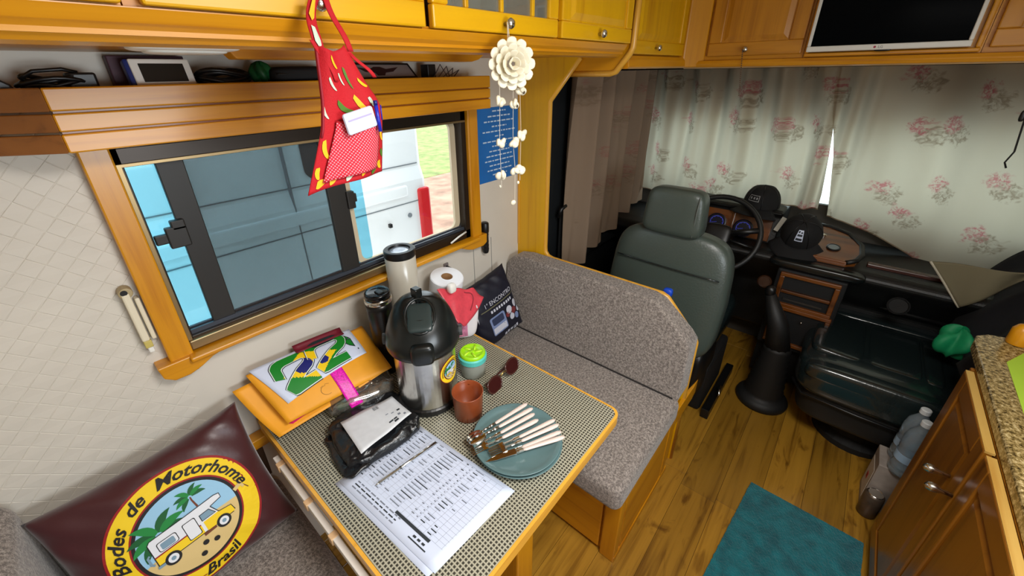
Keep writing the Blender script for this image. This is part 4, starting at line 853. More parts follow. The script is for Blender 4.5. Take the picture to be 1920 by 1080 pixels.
def SB_(x, y, off):
    a0 = math.atan2(-.97, .24); a = a0+x*.046/.0986; return Vector((fx+(.0986+off)*math.cos(a), fy+(.0986+off)*math.sin(a), TZ+.150+y*.046))
mb = MB(); logo(mb, lambda x, y, off: SB_(x, y, off), False); obj('round_badge', mb, LM, t, smooth='decal')
# mug
mx_, my_ = .662, .738
t = thing('mug', 'terracotta coloured enamel mug beside the flask', 'mug', (mx_, my_, TZ))
TER = mat('terracotta', C(146, 70, 36), .3, var=.08, vscale=30)
obj('cup', MB().lathe([(.041, 0), (.045, .004), (.049, .092), (.0505, .096), (.049, .097), (.0465, .094), (.042, .008), (.001, .006)], (mx_, my_, TZ), 40), TER, t, smooth=True)
hd = Vector((.77, .64, 0)).normalized()
obj('handle', MB().tube([Vector((mx_, my_, TZ))+hd*(.047+.028*math.sin(PI*k/8))+Vector((0, 0, .025+.06*k/8)) for k in range(9)], .0055, 8), TER, t, smooth=True)
# jar
jx, jy = .815, .868
t = thing('jar', 'clear round jar with lime green lid beside the mug', 'jar', (jx, jy, TZ))
obj('jar_body', MB().lathe([(.04, 0), (.046, .006), (.047, .06), (.043, .068), (.041, .066), (.044, .06), (.043, .008), (.001, .005)], (jx, jy, TZ), 36), mat('jar_plastic', C(205, 208, 196), .15, trans=.6), t, smooth=True)
obj('teal_rim', MB().lathe([(.044, .062), (.051, .064), (.052, .082), (.047, .086)], (jx, jy, TZ), 36), mat('teal_plastic', C(92, 200, 190), .4), t, smooth=False)
ld = obj('lid', MB().lathe([(.047, .082), (.0475, .092), (.044, .098), (.04, .099), (.036, .094), (.012, .093), (.010, .097), (.001, .098)], (jx, jy, TZ), 36), mat('lime_plastic', C(160, 222, 20), .35), t, smooth=True)
for k in range(5):
    a = 2*PI*k/5; obj('lid_rib', MB().tube([(jx+.011*math.cos(a), jy+.011*math.sin(a), TZ+.095), (jx+.036*math.cos(a+.5), jy+.036*math.sin(a+.5), TZ+.095)], .0035, 6), mat('lime_light', C(196, 236, 50), .35), ld, smooth=True)
# sunglasses
t = thing('sunglasses', 'folded brown tortoiseshell sunglasses beyond the mug', 'sunglasses', (.85, .755, TZ))
TORT = mat('tortoise', C(66, 34, 28), .2, var=.3, vscale=60); LENS = mat('brown_lens', C(58, 24, 22), .08)
gd = Vector((.95, .08, 0)).normalized(); gn = Vector((-.08, .95, 0)).normalized(); gc0 = Vector((.852, .752, TZ))
for s, nm in ((-1, 'near'), (1, 'far')):
    lc = gc0+gd*(s*.052)+Vector((0, 0, .026+.006*s)); pts = []
    for k in range(20):
        a = 2*PI*k/20; pts.append(lc+gd*.036*math.copysign(abs(math.cos(a))**.8, math.cos(a))+Vector((0, 0, .022*math.sin(a)))+gn*(.012*math.sin(a)))
    obj('rim', MB().tube(pts, .0035, 6, closed=True), TORT, t, smooth=True)
    obj('lens', MB().add([lc]+pts, [(0, 1+k, 1+(k+1) % 20) for k in range(20)]), LENS, t, solid=.002)
    obj('temple', MB().tube([gc0+gd*(s*.088)+Vector((0, 0, .032)), gc0+gd*(s*.08)+gn*.02+Vector((0, 0, .028)), gc0-gd*(s*.04)+gn*.03+Vector((0, 0, .01))], .0035, 6), TORT, t, smooth=True)
obj('bridge', MB().tube([gc0+gd*-.018+Vector((0, 0, .034)), gc0+Vector((0, 0, .04)), gc0+gd*.018+Vector((0, 0, .034))], .003, 6), mat('hinge_gold', C(190, 160, 100), .3, 1), t, smooth=True)
# plates
PL = mat('stoneware', C(92, 120, 122), .35, var=.04, vscale=20)
pp = [(.05, 0), (.085, .003), (.118, .012), (.129, .019), (.131, .022), (.1285, .0225), (.114, .0155), (.102, .0095), (.06, .0065), (.001, .0065)]
for k, lab in enumerate(('lower blue-grey plate of the stack on the table', 'upper blue-grey plate holding the cutlery')):
    obj('plate', MB().lathe(pp, (.672-.002*k, .540+.003*k, TZ+.011*k), 64, cap=False), PL, smooth=True, label=lab, cat='plate', group='stacked plates')
# cutlery
HAND = mat('pink_handle', C(226, 206, 196), .4); PX = mat('cutlery_steel', C(214, 214, 210), .14, 1)
def cutlery(kind):
    h = MB(); m = MB()
    prof = [(0, .0035), (.01, .0055), (.05, .0062), (.105, .0078), (.122, .007), (.131, .0035)]
    def ov(x, wd, th, z=0):
        return [(x, wd*math.cos(a), z+th*math.sin(a)) for a in [2*PI*k/10 for k in range(10)]]
    rings = [ov(x, r, r*.62) for x, r in prof]; V = [v for r in rings for v in r]
    F = [(i*10+k, i*10+(k+1) % 10, (i+1)*10+(k+1) % 10, (i+1)*10+k) for i in range(len(prof)-1) for k in range(10)]+[tuple(range(10))[::-1], tuple(range(50, 60))]
    h.add(V, F)
    m.tube([(.002, 0, 0), (-.012, 0, 0), (-.02, 0, 0)], [.005, .0055, .004], 10)
    if kind == 'fork':
        m.tube([(-.018, 0, 0), (-.04, 0, .002), (-.05, 0, .001)], [.004, .003, .005], 8)
        m.box(-.062, -.048, -.0105, .0105, -.001, .0012)
        for q in range(4): m.box(-.098, -.06, -.0105+q*.0062, -.0081+q*.0062, -.001, .0012)
    elif kind == 'spoon':
        m.tube([(-.018, 0, 0), (-.045, 0, .002)], [.004, .003], 8); m.sq((-.072, 0, 0), (.058, .036, .010), e1=1, e2=1, nu=20, nv=10)
    else:
        m.prism([(-.02, -.006), (-.02, .006), (-.06, .0085), (-.09, .007), (-.112, -.002), (-.08, -.006)], 'z', -.0008, .0008)
    return h, m
CP = [((.663, .625), (.795, .598), 'spoon'), ((.658, .606), (.789, .57), 'spoon'), ((.646, .589), (.776, .554), 'fork'), ((.634, .572), (.764, .528), 'fork'),
      ((.67, .537), (.799, .49), 'fork'), ((.662, .522), (.794, .467), 'fork'), ((.649, .508), (.779, .447), 'knife'), ((.643, .499), (.765, .428), 'knife')]
CL = ['steel spoon with pale pink handle nearest the mug', 'steel spoon with pale pink handle, second from the mug', 'steel fork with pale pink handle, third from the mug', 'steel fork with pale pink handle, fourth from the mug',
      'steel fork with pale pink handle, uppermost of the group at the plate rim', 'steel fork with pale pink handle, second of the group at the plate rim', 'steel knife with pale pink handle next to the outermost knife', 'outermost steel knife with pale pink handle on the plate']
cc = {}
for k, ((a, b), lab) in enumerate(zip([(c[0], c[1]) for c in CP], CL)):
    kind = CP[k][2]; th = math.atan2(b[1]-a[1], b[0]-a[0]); lift = .0255+.003*(k % 2)
    rot = Matrix.Rotation(th, 3, 'Z')@Matrix.Rotation(-.02, 3, 'Y')
    t = thing('table_'+kind, lab, kind, (a[0], a[1], TZ+lift+.006), rot, group='cutlery with pink handles on the plate')
    if kind not in cc:
        h, m = cutlery(kind); ho = obj('handle', h, HAND, t, smooth=True, local=True); mo = obj('steel_end', m, PX, t, smooth=(kind == 'spoon'), local=True); cc[kind] = (ho, mo)
    else:
        for q in cc[kind]:
            c2 = q.copy(); COL.objects.link(c2); c2.parent = t
# papers
def sheet(label, A, B, D, z, prn):
    """A origin corner, B end of long side, D end of short side"""
    A, B, D = Vector(A), Vector(B), Vector(D)
    t = thing('paper_sheet', label, 'paper', (A.x, A.y, z), group='printed sheets on the table')
    def S(u, v, off): p = A+(B-A)*u+(D-A)*v; return Vector((p.x, p.y, z+off+.0006*math.sin(5*u+3*v)))
    obj('sheet', MB().grid(lambda u, v: S(u, v, 0), 12, 10), PAPER, t, solid=.0004, smooth=True)
    mb = MB()
    if prn:
        rn = random.Random(5)
        for k in range(17): u = .04+k*.055; decal(mb, S, rect2d(u, u+.0012, .17, .96), 0, 1)
        for k in range(20): v = .17+k*.0415; decal(mb, S, rect2d(.04, .93, v, v+.0012), 0, 1)
        decal(mb, S, rect2d(.50, .83, .135, .165), 1, 0); decal(mb, S, rect2d(.70, .86, .06, .072), 1, 0)
        for k in range(3):
            u = .10
            while u < .55: l = rn.uniform(.02, .06); decal(mb, S, rect2d(u, u+l, .05+.035*k, .062+.035*k), 1, 0 if k == 1 else 1); u += l+.012
        for k in range(19):
            v = .18+k*.0415
            for u0, u1, p in ((.05, .09, .95), (.11, .20, .95), (.23, .27, .9), (.29, .36, .5), (.39, .55, .92), (.58, .61, .5), (.63, .645, .95), (.67, .75, .8), (.77, .82, .35)):
                if rn.random() < p: 
                    l = (u1-u0)*rn.uniform(.5, 1); decal(mb, S, rect2d(u0, u0+l, v+.014, v+.024), 1, 0 if rn.random() < .25 else 1)
        for k in range(3): decal(mb, S, rect2d(.72+.04*k, .745+.04*k, .09, .11), 1, 0)
    else:
        for k in range(14): decal(mb, S, rect2d(.05, .9, .06+k*.06, .063+k*.06), 0, 1)
    obj('print', mb, [INK, INKL], t, smooth='decal')
sheet('lower printed sheet peeking out under the scoring sheet', (.248, .838), (.268, .470), (.512, .826), TZ+.001, False)
sheet('upper printed table sheet with the silver pen on it', (.258, .832), (.283, .463), (.524, .820), TZ+.003, True)
t = thing('pen', 'slim silver pen lying on the printed sheet', 'pen', (.413, .735, TZ+.005))
pa, pb = Vector((.511, .726, TZ+.0085)), Vector((.315, .744, TZ+.0085)); dp = (pb-pa)
obj('barrel', MB().tube([pa, pa+dp*.93], .0042, 10), PX, t, smooth=True); obj('tip', MB().tube([pa+dp*.93, pb], [.0042, .001], 10), CHROME, t, smooth=True)
obj('clip', MB().tube([pa+dp*.02+Vector((0, 0, .005)), pa+dp*.22+Vector((0, 0, .006))], .0013, 6), CHROME, t, smooth=True)
obj('grip_line', MB().tube([pa+dp*.60, pa+dp*.62], .0045, 10), BLACK, t)
# black parcel
t = thing('parcel', 'black plastic wrapped parcel with white address label', 'parcel', (.425, .91, TZ))
PB = mat('black_polybag', C(14, 16, 20), .3, bump=.9, bscale=55, spec=.6)
from mathutils import noise as mn
def crump(p):
    q = mn.noise_vector(Vector(p)*40)*.009+mn.noise_vector(Vector(p)*95)*.004; return (p.x+q.x, p.y+q.y, p.z+q.z*(1.2 if p.z > 0 else .2))
def crump_old(p):
    return (p.x*(1+.05*math.sin(30*p.y+9*p.z)), p.y*(1+.05*math.sin(26*p.x)), p.z+.005*math.sin(60*p.x+1)*math.sin(52*p.y)*(1 if abs(p.z) > .004 else 0))
Mq = Matrix.Rotation(-.16, 3, 'Z')
obj('wrapped_body', MB().sq((.424, .908, TZ+.021), (.245, .215, .040), Mq, e1=.55, e2=.45, nu=64, nv=22, deform=crump), PB, t, smooth=True)
obj('sealed_flap', MB().sq((.33, .90, TZ+.012), (.10, .19, .016), Mq, e1=.7, e2=.5, nu=40, nv=10, deform=crump), PB, t, smooth=True)
LA = [Vector((.331, .827)), Vector((.500, .838)), Vector((.522, .868)), Vector((.516, .949)), Vector((.351, .978))]
def SLb(u, v, off): 
    p = LA[0]*(1-u)*(1-v)+Vector((.515, .84))*u*(1-v)+Vector((.518, .949))*u*v+LA[4]*(1-u)*v
    return Vector((p.x, p.y, TZ+.0485+off+.0015*math.sin(9*u+4*v)))
obj('address_label', MB().grid(lambda u, v: SLb(u, v, 0), 14, 10), mat('label_white', C(214, 216, 220), .45, var=.05, vscale=40), t, smooth=True, solid=.0006)
mb = MB(); rn = random.Random(8)
for k in range(9): decal(mb, SLb, rect2d(.56+.012*k, .563+.012*k+rn.random()*.006, .80, .92), 0, 0)
for (u, v, a, b) in ((.62, .18, .16, .05), (.70, .10, .08, .06), (.82, .22, .05, .07), (.86, .38, .06, .06), (.75, .40, .05, .03), (.66, .46, .05, .025), (.9, .12, .04, .07)): decal(mb, SLb, rect2d(u, u+a, v, v+b), 0, 0 if a > .055 else 1)
obj('label_print', mb, [INK, INKL], t, smooth='decal')
# bag of sweets under the envelope
t = thing('sweets_bag', 'clear plastic bag of sweets tucked under the yellow envelope', 'bag', (.47, 1.06, TZ))
obj('film', MB().sq((.47, 1.06, TZ+.035), (.22, .12, .07), Matrix.Rotation(-.25, 3, 'Z'), e1=.7, e2=.6, nu=40, nv=16, deform=crump), glassy('clear_film', (.75, .75, .7, 1), dark=.25, gloss=.2, dcol=(.3, .28, .25, 1)), t, smooth=True)
for k, (dx, dy, c) in enumerate(((-.07, .0, C(60, 120, 84)), (-.02, -.03, C(206, 170, 160)), (.03, -.03, C(196, 176, 160)), (.06, -.02, C(150, 130, 110)), (.0, .02, C(96, 50, 56)))):
    obj('sweet', MB().sq((.47+dx, 1.055+dy, TZ+.035), (.045, .03, .03), Matrix.Rotation(k*.7, 3, 'Z'), e1=.8, e2=.8, nu=16, nv=10), mat('sweet_%d' % k, c, .5), t, smooth=True)
# yellow envelope
E1, E2, E3, E4 = Vector((.241, 1.081, .792)), Vector((.576, 1.021, .822)), Vector((.598, 1.225, .892)), Vector((.206, 1.225, .918))
def env(u, v, off=0):   # u left-right, v far-near
    p = E4.lerp(E3, u).lerp(E1.lerp(E2, u), v); b = abs(math.sin(PI*u))**.6*abs(math.sin(PI*v))**.6; p.z += .020*b+off; p.y -= .2*off; return p
def envb(u, v):
    p = E4.lerp(E3, u).lerp(E1.lerp(E2, u), v); k = (1-u)**2; p.z -= .048*math.sin(PI*min(1, v*.5+.25))*(.35*math.sin(PI*u)+k); p.x -= .045*k*(1-.3*v); p.y += .004; return p
ENV = mat('kraft_yellow', C(236, 160, 28), .55, var=.07, vscale=14)
t = thing('envelope', 'padded yellow kraft envelope with open end on the table', 'envelope', (.4, 1.13, TZ))
obj('top_face', MB().grid(lambda u, v: env(u, v), 26, 18), ENV, t, smooth=True, solid=.0015)
obj('bottom_face', MB().grid(lambda u, v: envb(u, v), 26, 18), ENV, t, smooth=True, solid=.0015)
obj('pink_content', MB().grid(lambda u, v: env(.03+.25*u, .35+.6*v, -.012-.02*(1-u)), 8, 8), mat('hot_pink_paper', C(214, 24, 96), .6), t, smooth=True, solid=.003)
mb = MB(); SE = lambda u, v, off: env(u, v, off+.0015)
decal(mb, SE, stroke2d([(.40+.05*math.cos(a)*1.0, .86+.07*math.sin(a)) for a in [1.2+.3*k for k in range(12)]], .004), 0, 0)
decal(mb, SE, stroke2d([(.36, .80), (.38, .78), (.40, .8), (.41, .77), (.44, .79)], .004), 0, 0)
obj('pen_scribble', mb, mat('scribble', C(120, 84, 30), .7), t, smooth='decal')
def rib(u, v):
    p = env(.49+.115*u, min(1, .52+.52*v), .004); q = max(0, v-.86); p.z -= q*.25; p.y -= q*.32; return p
obj('gift_ribbon', MB().grid(rib, 6, 16), mat('pink_glitter', C(240, 24, 170), .35, var=.45, vscale=220), smooth=True, solid=.001, label='shiny hot pink tape strip hanging over the envelope edge', cat='tape')
obj('red_slip', MB().grid(lambda u, v: env(.38+.42*u, -.08+.16*v, .012), 8, 4), mat('dark_red_paper', C(110, 10, 34), .6), smooth=True, solid=.002, label='dark red paper slip showing behind the sticker sheet', cat='paper')
# sticker sheet
def stk(u, v, off=0): return env(.03+.84*u+.06*v*(1-u), -.02+.62*v+.17*(1-u)*v, .006+off)
t = thing('sticker_sheet', 'white sheet with green yellow and blue number stickers on the envelope', 'sticker sheet', env(.5, .3))
obj('sheet', MB().grid(lambda u, v: stk(u, v), 22, 14), PAPER, t, smooth=True, solid=.0008)
mb = MB()
def digit(ox, oy, s, sx=1.0):
    p = [(.0, .40), (.02, .52)]+[(.30+.28*math.cos(a), .60+.20*math.sin(a)) for a in (2.7, 2.2, 1.7)]+[(.55, .80)]+[(.74+.24*math.cos(a), .60+.20*math.sin(a)) for a in (1.4, .9, .4, 0, -.5, -1.0)]+[(.62, .34), (.30, .18), (.08, .06), (.20, .04), (.60, .04), (1.0, .04)]
    q = []
    for (a, b), (c, d) in zip(p[:-1], p[1:]):
        for k in range(8): q.append((a+(c-a)*k/8, b+(d-b)*k/8))
    q.append(p[-1]); return [(ox+(x*sx+.22*y)*s, oy+y*s) for x, y in q]
SS = lambda u, v, off: stk(u*.37, 1-v, off+.0008)
def colr(x, y):
    dx, dy = (x-1.18)/.80, (y-.46)/.42
    r = math.hypot((x-1.0), (y-.50)*1.25); r2_ = math.hypot((x-1.5), (y-.40)*1.25)
    if r < .26 or r2_ < .16: return 2
    if abs(dx)+abs(dy) < 1: return 1
    return 0
for q_, (ox, oy, s) in enumerate(((.22, .09, .92), (1.20, .13, .98))):
    path = digit(ox, oy, s, 1.0)
    decal(mb, SS, stroke2d(path, .285), 4*q_, 3); decal(mb, SS, stroke2d(path, .25), 4*q_+1, 4)
    n = len(path); ws = 16
    L0, F0 = stroke2d(path, .215)
    for i in range(n-1):
        a, b, c, d = L0[2*i], L0[2*i+1], L0[2*i+3], L0[2*i+2]
        for k in range(ws):
            f0, f1 = k/ws, (k+1)/ws
            q = [(a[0]+(b[0]-a[0])*f0, a[1]+(b[1]-a[1])*f0), (a[0]+(b[0]-a[0])*f1, a[1]+(b[1]-a[1])*f1), (d[0]+(c[0]-d[0])*f1, d[1]+(c[1]-d[1])*f1), (d[0]+(c[0]-d[0])*f0, d[1]+(c[1]-d[1])*f0)]
            decal(mb, SS, (q, [(0, 1, 2, 3)]), 4*q_+2, colr(sum(z[0] for z in q)/4, sum(z[1] for z in q)/4))
for pts in ([(2.25, .78), (2.42, .80), (2.50, .68), (2.28, .66)], [(2.30, .62), (2.52, .62), (2.50, .36), (2.40, .44)]):
    cx, cy = sum(p[0] for p in pts)/4, sum(p[1] for p in pts)/4
    decal(mb, SS, ([(cx+(x-cx)*1.35, cy+(y-cy)*1.3) for x, y in pts], [(0, 1, 2, 3)]), 0, 3); decal(mb, SS, (pts, [(0, 1, 2, 3)]), 2, 0)
decal(mb, SS, blob(2.56, .22, .018, .03, 10), 0, 3)
obj('number_stickers', mb, [GREEN, YEL, BLUE, mat('sticker_outline', C(16, 34, 40), .5), mat('sticker_white', C(225, 235, 232), .5)], t, smooth='decal')
# tumbler
tx, ty = .625, 1.125
t = thing('tumbler', 'black insulated travel tumbler standing behind the flask', 'tumbler', (tx, ty, TZ))
obj('body', MB().lathe([(.034, 0), (.036, .005), (.045, .27), (.046, .30)], (tx, ty, TZ), 36), mat('tumbler_black', C(12, 12, 14), .3), t, smooth=True)
obj('steel_rim', MB().lathe([(.0462, .296), (.047, .30), (.047, .312), (.045, .314)], (tx, ty, TZ), 36), CHROME, t, smooth=True)
lid = obj('lid', MB().lathe([(.045, .312), (.044, .33), (.040, .336), (.034, .33), (.001, .328)], (tx, ty, TZ), 36), mat('lid_black', C(10, 10, 14), .15), t, smooth=True)
obj('sip_slider', MB().box(tx-.012, tx+.012, ty-.03, ty+.0, TZ+.331, TZ+.340), BLACK, lid, bevel=.003)
# stretch film roll
sx_, sy_ = .768, 1.175
t = thing('film_roll', 'upright roll of clear stretch film with black core end', 'roll', (sx_, sy_, TZ))
obj('film', MB().lathe([(.052, 0), (.056, .003), (.056, .415), (.05, .42)], (sx_, sy_, TZ), 44), mat('film_grey', C(196, 190, 176), .22, var=.05, vscale=8, spec=.7), t, smooth=True)
obj('core_ring', MB().lathe([(.056, .405), (.0575, .41), (.0575, .43), (.054, .433), (.040, .433), (.038, .425)], (sx_, sy_, TZ), 44, cap=False), BLACK, t, smooth=False)
obj('core_plug', MB().lathe([(.0395, .418), (.0395, .426), (.02, .428), (.001, .427)], (sx_, sy_, TZ), 36), mat('core_silver', C(190, 196, 206), .25, .6, var=.2, vscale=50), t, smooth=True)
# paper roll
rx_, ry_ = .935, 1.166
Mr = frame((1, 0, 0), (-.10, -.22, 1))
t = thing('paper_roll', 'white paper towel roll leaning behind the sugar bag', 'paper roll', (rx_, ry_, TZ))
obj('paper', MB().lathe([(.066, 0), (.069, .004), (.069, .245), (.066, .249), (.024, .249), (.023, .24), (.023, .02)], (rx_+.02, ry_+.03, TZ+.012), 48, Mr, cap=False), mat('tissue', C(234, 236, 240), .8, bump=.2, bscale=90), t, smooth=False)
obj('cardboard_core', MB().lathe([(.0235, .01), (.0235, .248), (.0215, .248), (.0215, .01)], (rx_+.02, ry_+.03, TZ+.012), 28, Mr, cap=False), mat('cardboard', C(140, 102, 62), .8), t, smooth=True)
# sugar / snack bag
t = thing('snack_bag', 'white snack bag with folded pink-red top beside the navy pillow', 'bag', (.93, 1.06, TZ))
def bagf(p):
    k = (p.z+.11)/.22; return (p.x*(1-.15*k)+.01*math.sin(20*p.z), p.y*(1-.55*k*k), p.z)
obj('pouch', MB().sq((.955, 1.075, TZ+.082), (.15, .10, .165), frame((.8, -.6, 0), (0, 0, 1)), e1=.5, e2=.4, nu=40, nv=20, deform=bagf), mat('bag_white', C(226, 222, 224), .4), t, smooth=True)
def flap(u, v):
    a, b, c, d = Vector((.855, 1.09, .985)), Vector((.965, 1.02, .915)), Vector((1.05, 1.03, .882)), Vector((.92, 1.12, .975))
    e = Vector((.91, .985, .83))
    top = a.lerp(Vector((1.02, 1.06, .93)), u); bot = Vector((.86, .985, .875)).lerp(e, min(1, u*1.6)).lerp(c, max(0, u-.45)/.55)
    p = top.lerp(bot, v); p.z += .018*math.sin(PI*u)*math.sin(PI*v)+.004*math.sin(14*u+6*v); return p
PK = mat('pink_red_pack', C(216, 70, 84), .4, var=.12, vscale=50)
obj('folded_top', MB().grid(flap, 18, 14), PK, t, smooth=True, solid=.003)
obj('fold_crease', MB().tube([flap(.45+.35*math.cos(a), .5+.38*math.sin(a))+Vector((0, -.001, .003)) for a in [-.9+.2*k for k in range(11)]], .0022, 6), mat('crease_red', C(140, 26, 44), .5), t, smooth=True)
obj('white_clip', MB().sq((.90, 1.055, .985), (.035, .03, .04), e1=.6, e2=.6, nu=16, nv=8), WHITE, t, smooth=True)
mb = MB()
Mg_ = frame((.8, -.6, 0), (0, 0, 1)); 
Sg = lambda u, v, off: Vector((.945, 1.075, TZ+.10))+Mg_@Vector((u, -.057-off, v))
obj('bag_graphic', MB().obox((.905, 1.02, TZ+.075), (.8, -.6, 0), (-.6, -.8, .05), (0, 0, 1), .05, .002, .07), mat('graphic_pink', C(196, 120, 150), .5, var=.5, vscale=60), t)
# cling film pack / bits behind flask
obj('silver_pack', MB().sq((.70, 1.07, TZ+.12), (.07, .04, .24), e1=.4, e2=.5, nu=24, nv=12, deform=crump), mat('foil', C(186, 190, 198), .3, .7, bump=.6, bscale=60), smooth=True, label='crinkled silver pack standing between tumbler and flask', cat='pack')
# small hook gadget beside paper roll
t = thing('cable_hook', 'tiny black hook on the wall beside the paper roll', 'hook', (1.06, 1.26, .93))
obj('plate', MB().box(1.045, 1.07, 1.262, 1.27, .90, .97), mat('hook_grey', C(120, 112, 110), .5), t, bevel=.002)
obj('prong', MB().tube([(1.057, 1.262, .955), (1.057, 1.235, .955), (1.057, 1.23, .94)], .005, 6), BLACK, t, smooth=True)
# ================================================================== WALL THINGS
t = thing('flashlight', 'slim black flashlight clipped on the wall beside the window', 'flashlight', (1.30, 1.25, .93))
obj('barrel', MB().tube([(1.298, 1.247, .945), (1.298, 1.247, .955), (1.298, 1.247, 1.045), (1.298, 1.247, 1.055), (1.298, 1.247, 1.095), (1.298, 1.247, 1.10)], [.013, .016, .016, .019, .019, .015], 16), BLACK, t, smooth=True)
for z in (.965, .985, 1.005, 1.04): obj('grip_ring', MB().lathe([(.0168, -.002), (.0168, .002)], (1.298, 1.247, z), 16), BLACKM, t)
t = thing('wall_poster', 'blue printed notice on the white wall left of the partition', 'poster', (1.44, 1.268, 1.28))
obj('card', MB().box(1.296, 1.572, 1.2675, 1.2695, 1.277, 1.601), mat('poster_blue', C(16, 104, 182), .5, var=.12, vscale=5), t)
mb = MB(); rn = random.Random(2); Sp = lambda u, v, off: Vector((1.435+u, 1.2675-off, 1.44+v))
for k in range(14):
    v = .145-.0215*k; hw = [.045, .075, .10, .05, .11, .03, .11, .05, .07, .09, .10, .07, .085, .05][k]; u = -hw
    while u < hw: l = rn.uniform(.008, .028); decal(mb, Sp, rect2d(u, min(hw, u+l), v-.0028, v+.0028), 0, 0); u += l+.006
obj('poster_print', mb, mat('poster_ink', C(190, 214, 236), .6), t, smooth='decal')
t = thing('blind_bracket', 'cream plastic bracket with yellowed tip on the wall left of the window', 'bracket', (.04, 1.25, 1.1))
CRM = mat('cream_plastic', C(226, 216, 190), .45)
obj('arm', MB().box(.028, .044, 1.236, 1.266, 1.135, 1.272), CRM, t, bevel=.004)
obj('pivot', MB().lathe([(.014, 0), (.014, .03)], (.038, 1.268, 1.272), 18, frame((1, 0, 0), (0, -1, 0))), mat('aged_plastic', C(170, 152, 112), .5), t, bevel=.003)
obj('pivot_hole', MB().lathe([(.007, 0), (.007, .001)], (.035, 1.2375, 1.275), 14, frame((1, 0, 0), (0, -1, 0))), BLACK, t)
obj('yellowed_band', MB().box(.029, .045, 1.235, 1.266, 1.116, 1.136), mat('yellowed', C(196, 178, 96), .5), t, bevel=.002)
obj('tip', MB().box(.032, .044, 1.24, 1.264, 1.098, 1.118), WHITE, t, bevel=.003)
obj('side_arm', MB().box(.048, .058, 1.246, 1.268, 1.13, 1.25), CRM, t, bevel=.003)
# ---------------- shell mobile
SH = mat('shell', C(236, 228, 204), .45, var=.08, vscale=60); SHD = mat('shell_core', C(70, 56, 40), .6); THR = mat('thread', C(214, 206, 190), .7)
t = thing('shell_mobile', 'white seashell flower mobile hanging from the glazed cabinet knob', 'mobile', (.85, .71, 1.4))
fc = Vector((.852, .708, 1.757)); nf = Vector((-.55, -.83, .02)).normalized(); Mfl = frame(Vector((nf.y, -nf.x, 0)), nf)
for ring, (n, r, tl, sz, off) in enumerate(((12, .046, .25, .030, .0), (10, .034, .55, .028, .008), (8, .022, .85, .025, .016), (5, .010, 1.15, .022, .022))):
    for k in range(n):
        a = 2*PI*(k+.5*(ring % 2))/n; c = fc+Mfl@Vector((r*math.cos(a), r*math.sin(a), off))
        Mp_ = Mfl@Matrix.Rotation(a, 3, 'Z')@Matrix.Rotation(-tl, 3, 'Y')
        obj('petal_shell', MB().sq(c, (sz, sz*.9, sz*.22), Mp_, e1=1, e2=.8, nu=14, nv=8, deform=lambda p, sz=sz: (p.x, p.y, p.z+7*(p.x*p.x+p.y*p.y))), SH, t, smooth=True)
obj('hanging_loop', MB().tube([(.857, .725, 1.848), (.848, .716, 1.80), (.850, .709, 1.775)], .0009, 5), THR, t)
obj('hanging_loop', MB().tube([(.859, .725, 1.848), (.855, .716, 1.80), (.854, .709, 1.775)], .0009, 5), THR, t)
strings = [[(.808, 1.674), (.805, 1.575), (.809, 1.487), (.810, 1.455)], [(.860, 1.661), (.859, 1.571), (.868, 1.492), (.866, 1.40)], [(.888, 1.693), (.893, 1.588), (.890, 1.49), (.889, 1.46)]]
for st in strings:
    rq = random.Random(int(st[0][0]*1000)); sh = obj('thread', MB().tube([(st[0][0], .71, 1.72)]+[(x, .71, z) for x, z in st], .0006, 5), THR, t)
    for j, (x, z) in enumerate(st):
        s = .024 if j < 3 else (.020 if x == .866 else .009)
        for q, (dx, dz, an) in enumerate(((-.006, .004, .5), (.008, .0, -.6), (.0, -.006, 1.3))[: (3 if j < 3 else 1)]):
            obj('shell', MB().sq((x+dx*rq.uniform(.5, 1.3), .71-.003*q, z+dz*rq.uniform(-1.5, 1.5)), (s*rq.uniform(.8, 1.15), s*.5, s*rq.uniform(.65, .95)), Matrix.Rotation(an+rq.uniform(-1.2, 1.2), 3, 'Y')@Matrix.Rotation(rq.uniform(-.6, .6), 3, 'X'), e1=.9, e2=.8, nu=12, nv=8, deform=lambda p: (p.x, p.y+9*(p.x*p.x), p.z)), SH, t, smooth=True)
        if j in (0, 2) and x > .85: obj('shell_core', MB().sq((x+.006, .702, z-.002), (.008, .006, .008), e1=1, e2=1, nu=10, nv=6), SHD, t, smooth=True)
# ---------------- red apron bag
t = thing('apron_bag', 'red chilli pattern cloth apron with pocket hanging from the cabinet knob', 'apron', (.38, .70, 1.56))
ox = .70
def outline(z):  # left x, right x of the cloth at height z
    L_ = [(1.555, .294), (1.60, .312), (1.66, .336), (1.70, .344), (1.74, .348), (1.785, .352)]
    R_ = [(1.555, .452), (1.60, .458), (1.66, .463), (1.685, .460), (1.70, .452), (1.72, .437), (1.745, .422), (1.785, .400)]
    return lerp(L_, z), lerp(R_, z)
def apr(u, v, off=0):
    z = 1.785-.229*v; l, r = outline(z); x = l+(r-l)*u
    z2 = z+.010*(1-v)*math.sin(PI*u)*-1+.012*v*(u-.5)*1.2-.006*math.sin(PI*u)*v*-1
    y = ox-.016*math.sin(PI*u)-.006*math.sin(8*u+3*v)+.01*v-off; return Vector((x, y, z2))
obj('cloth', MB().grid(lambda u, v: apr(u, v), 30, 36), RED, t, smooth=True, solid=.0015)
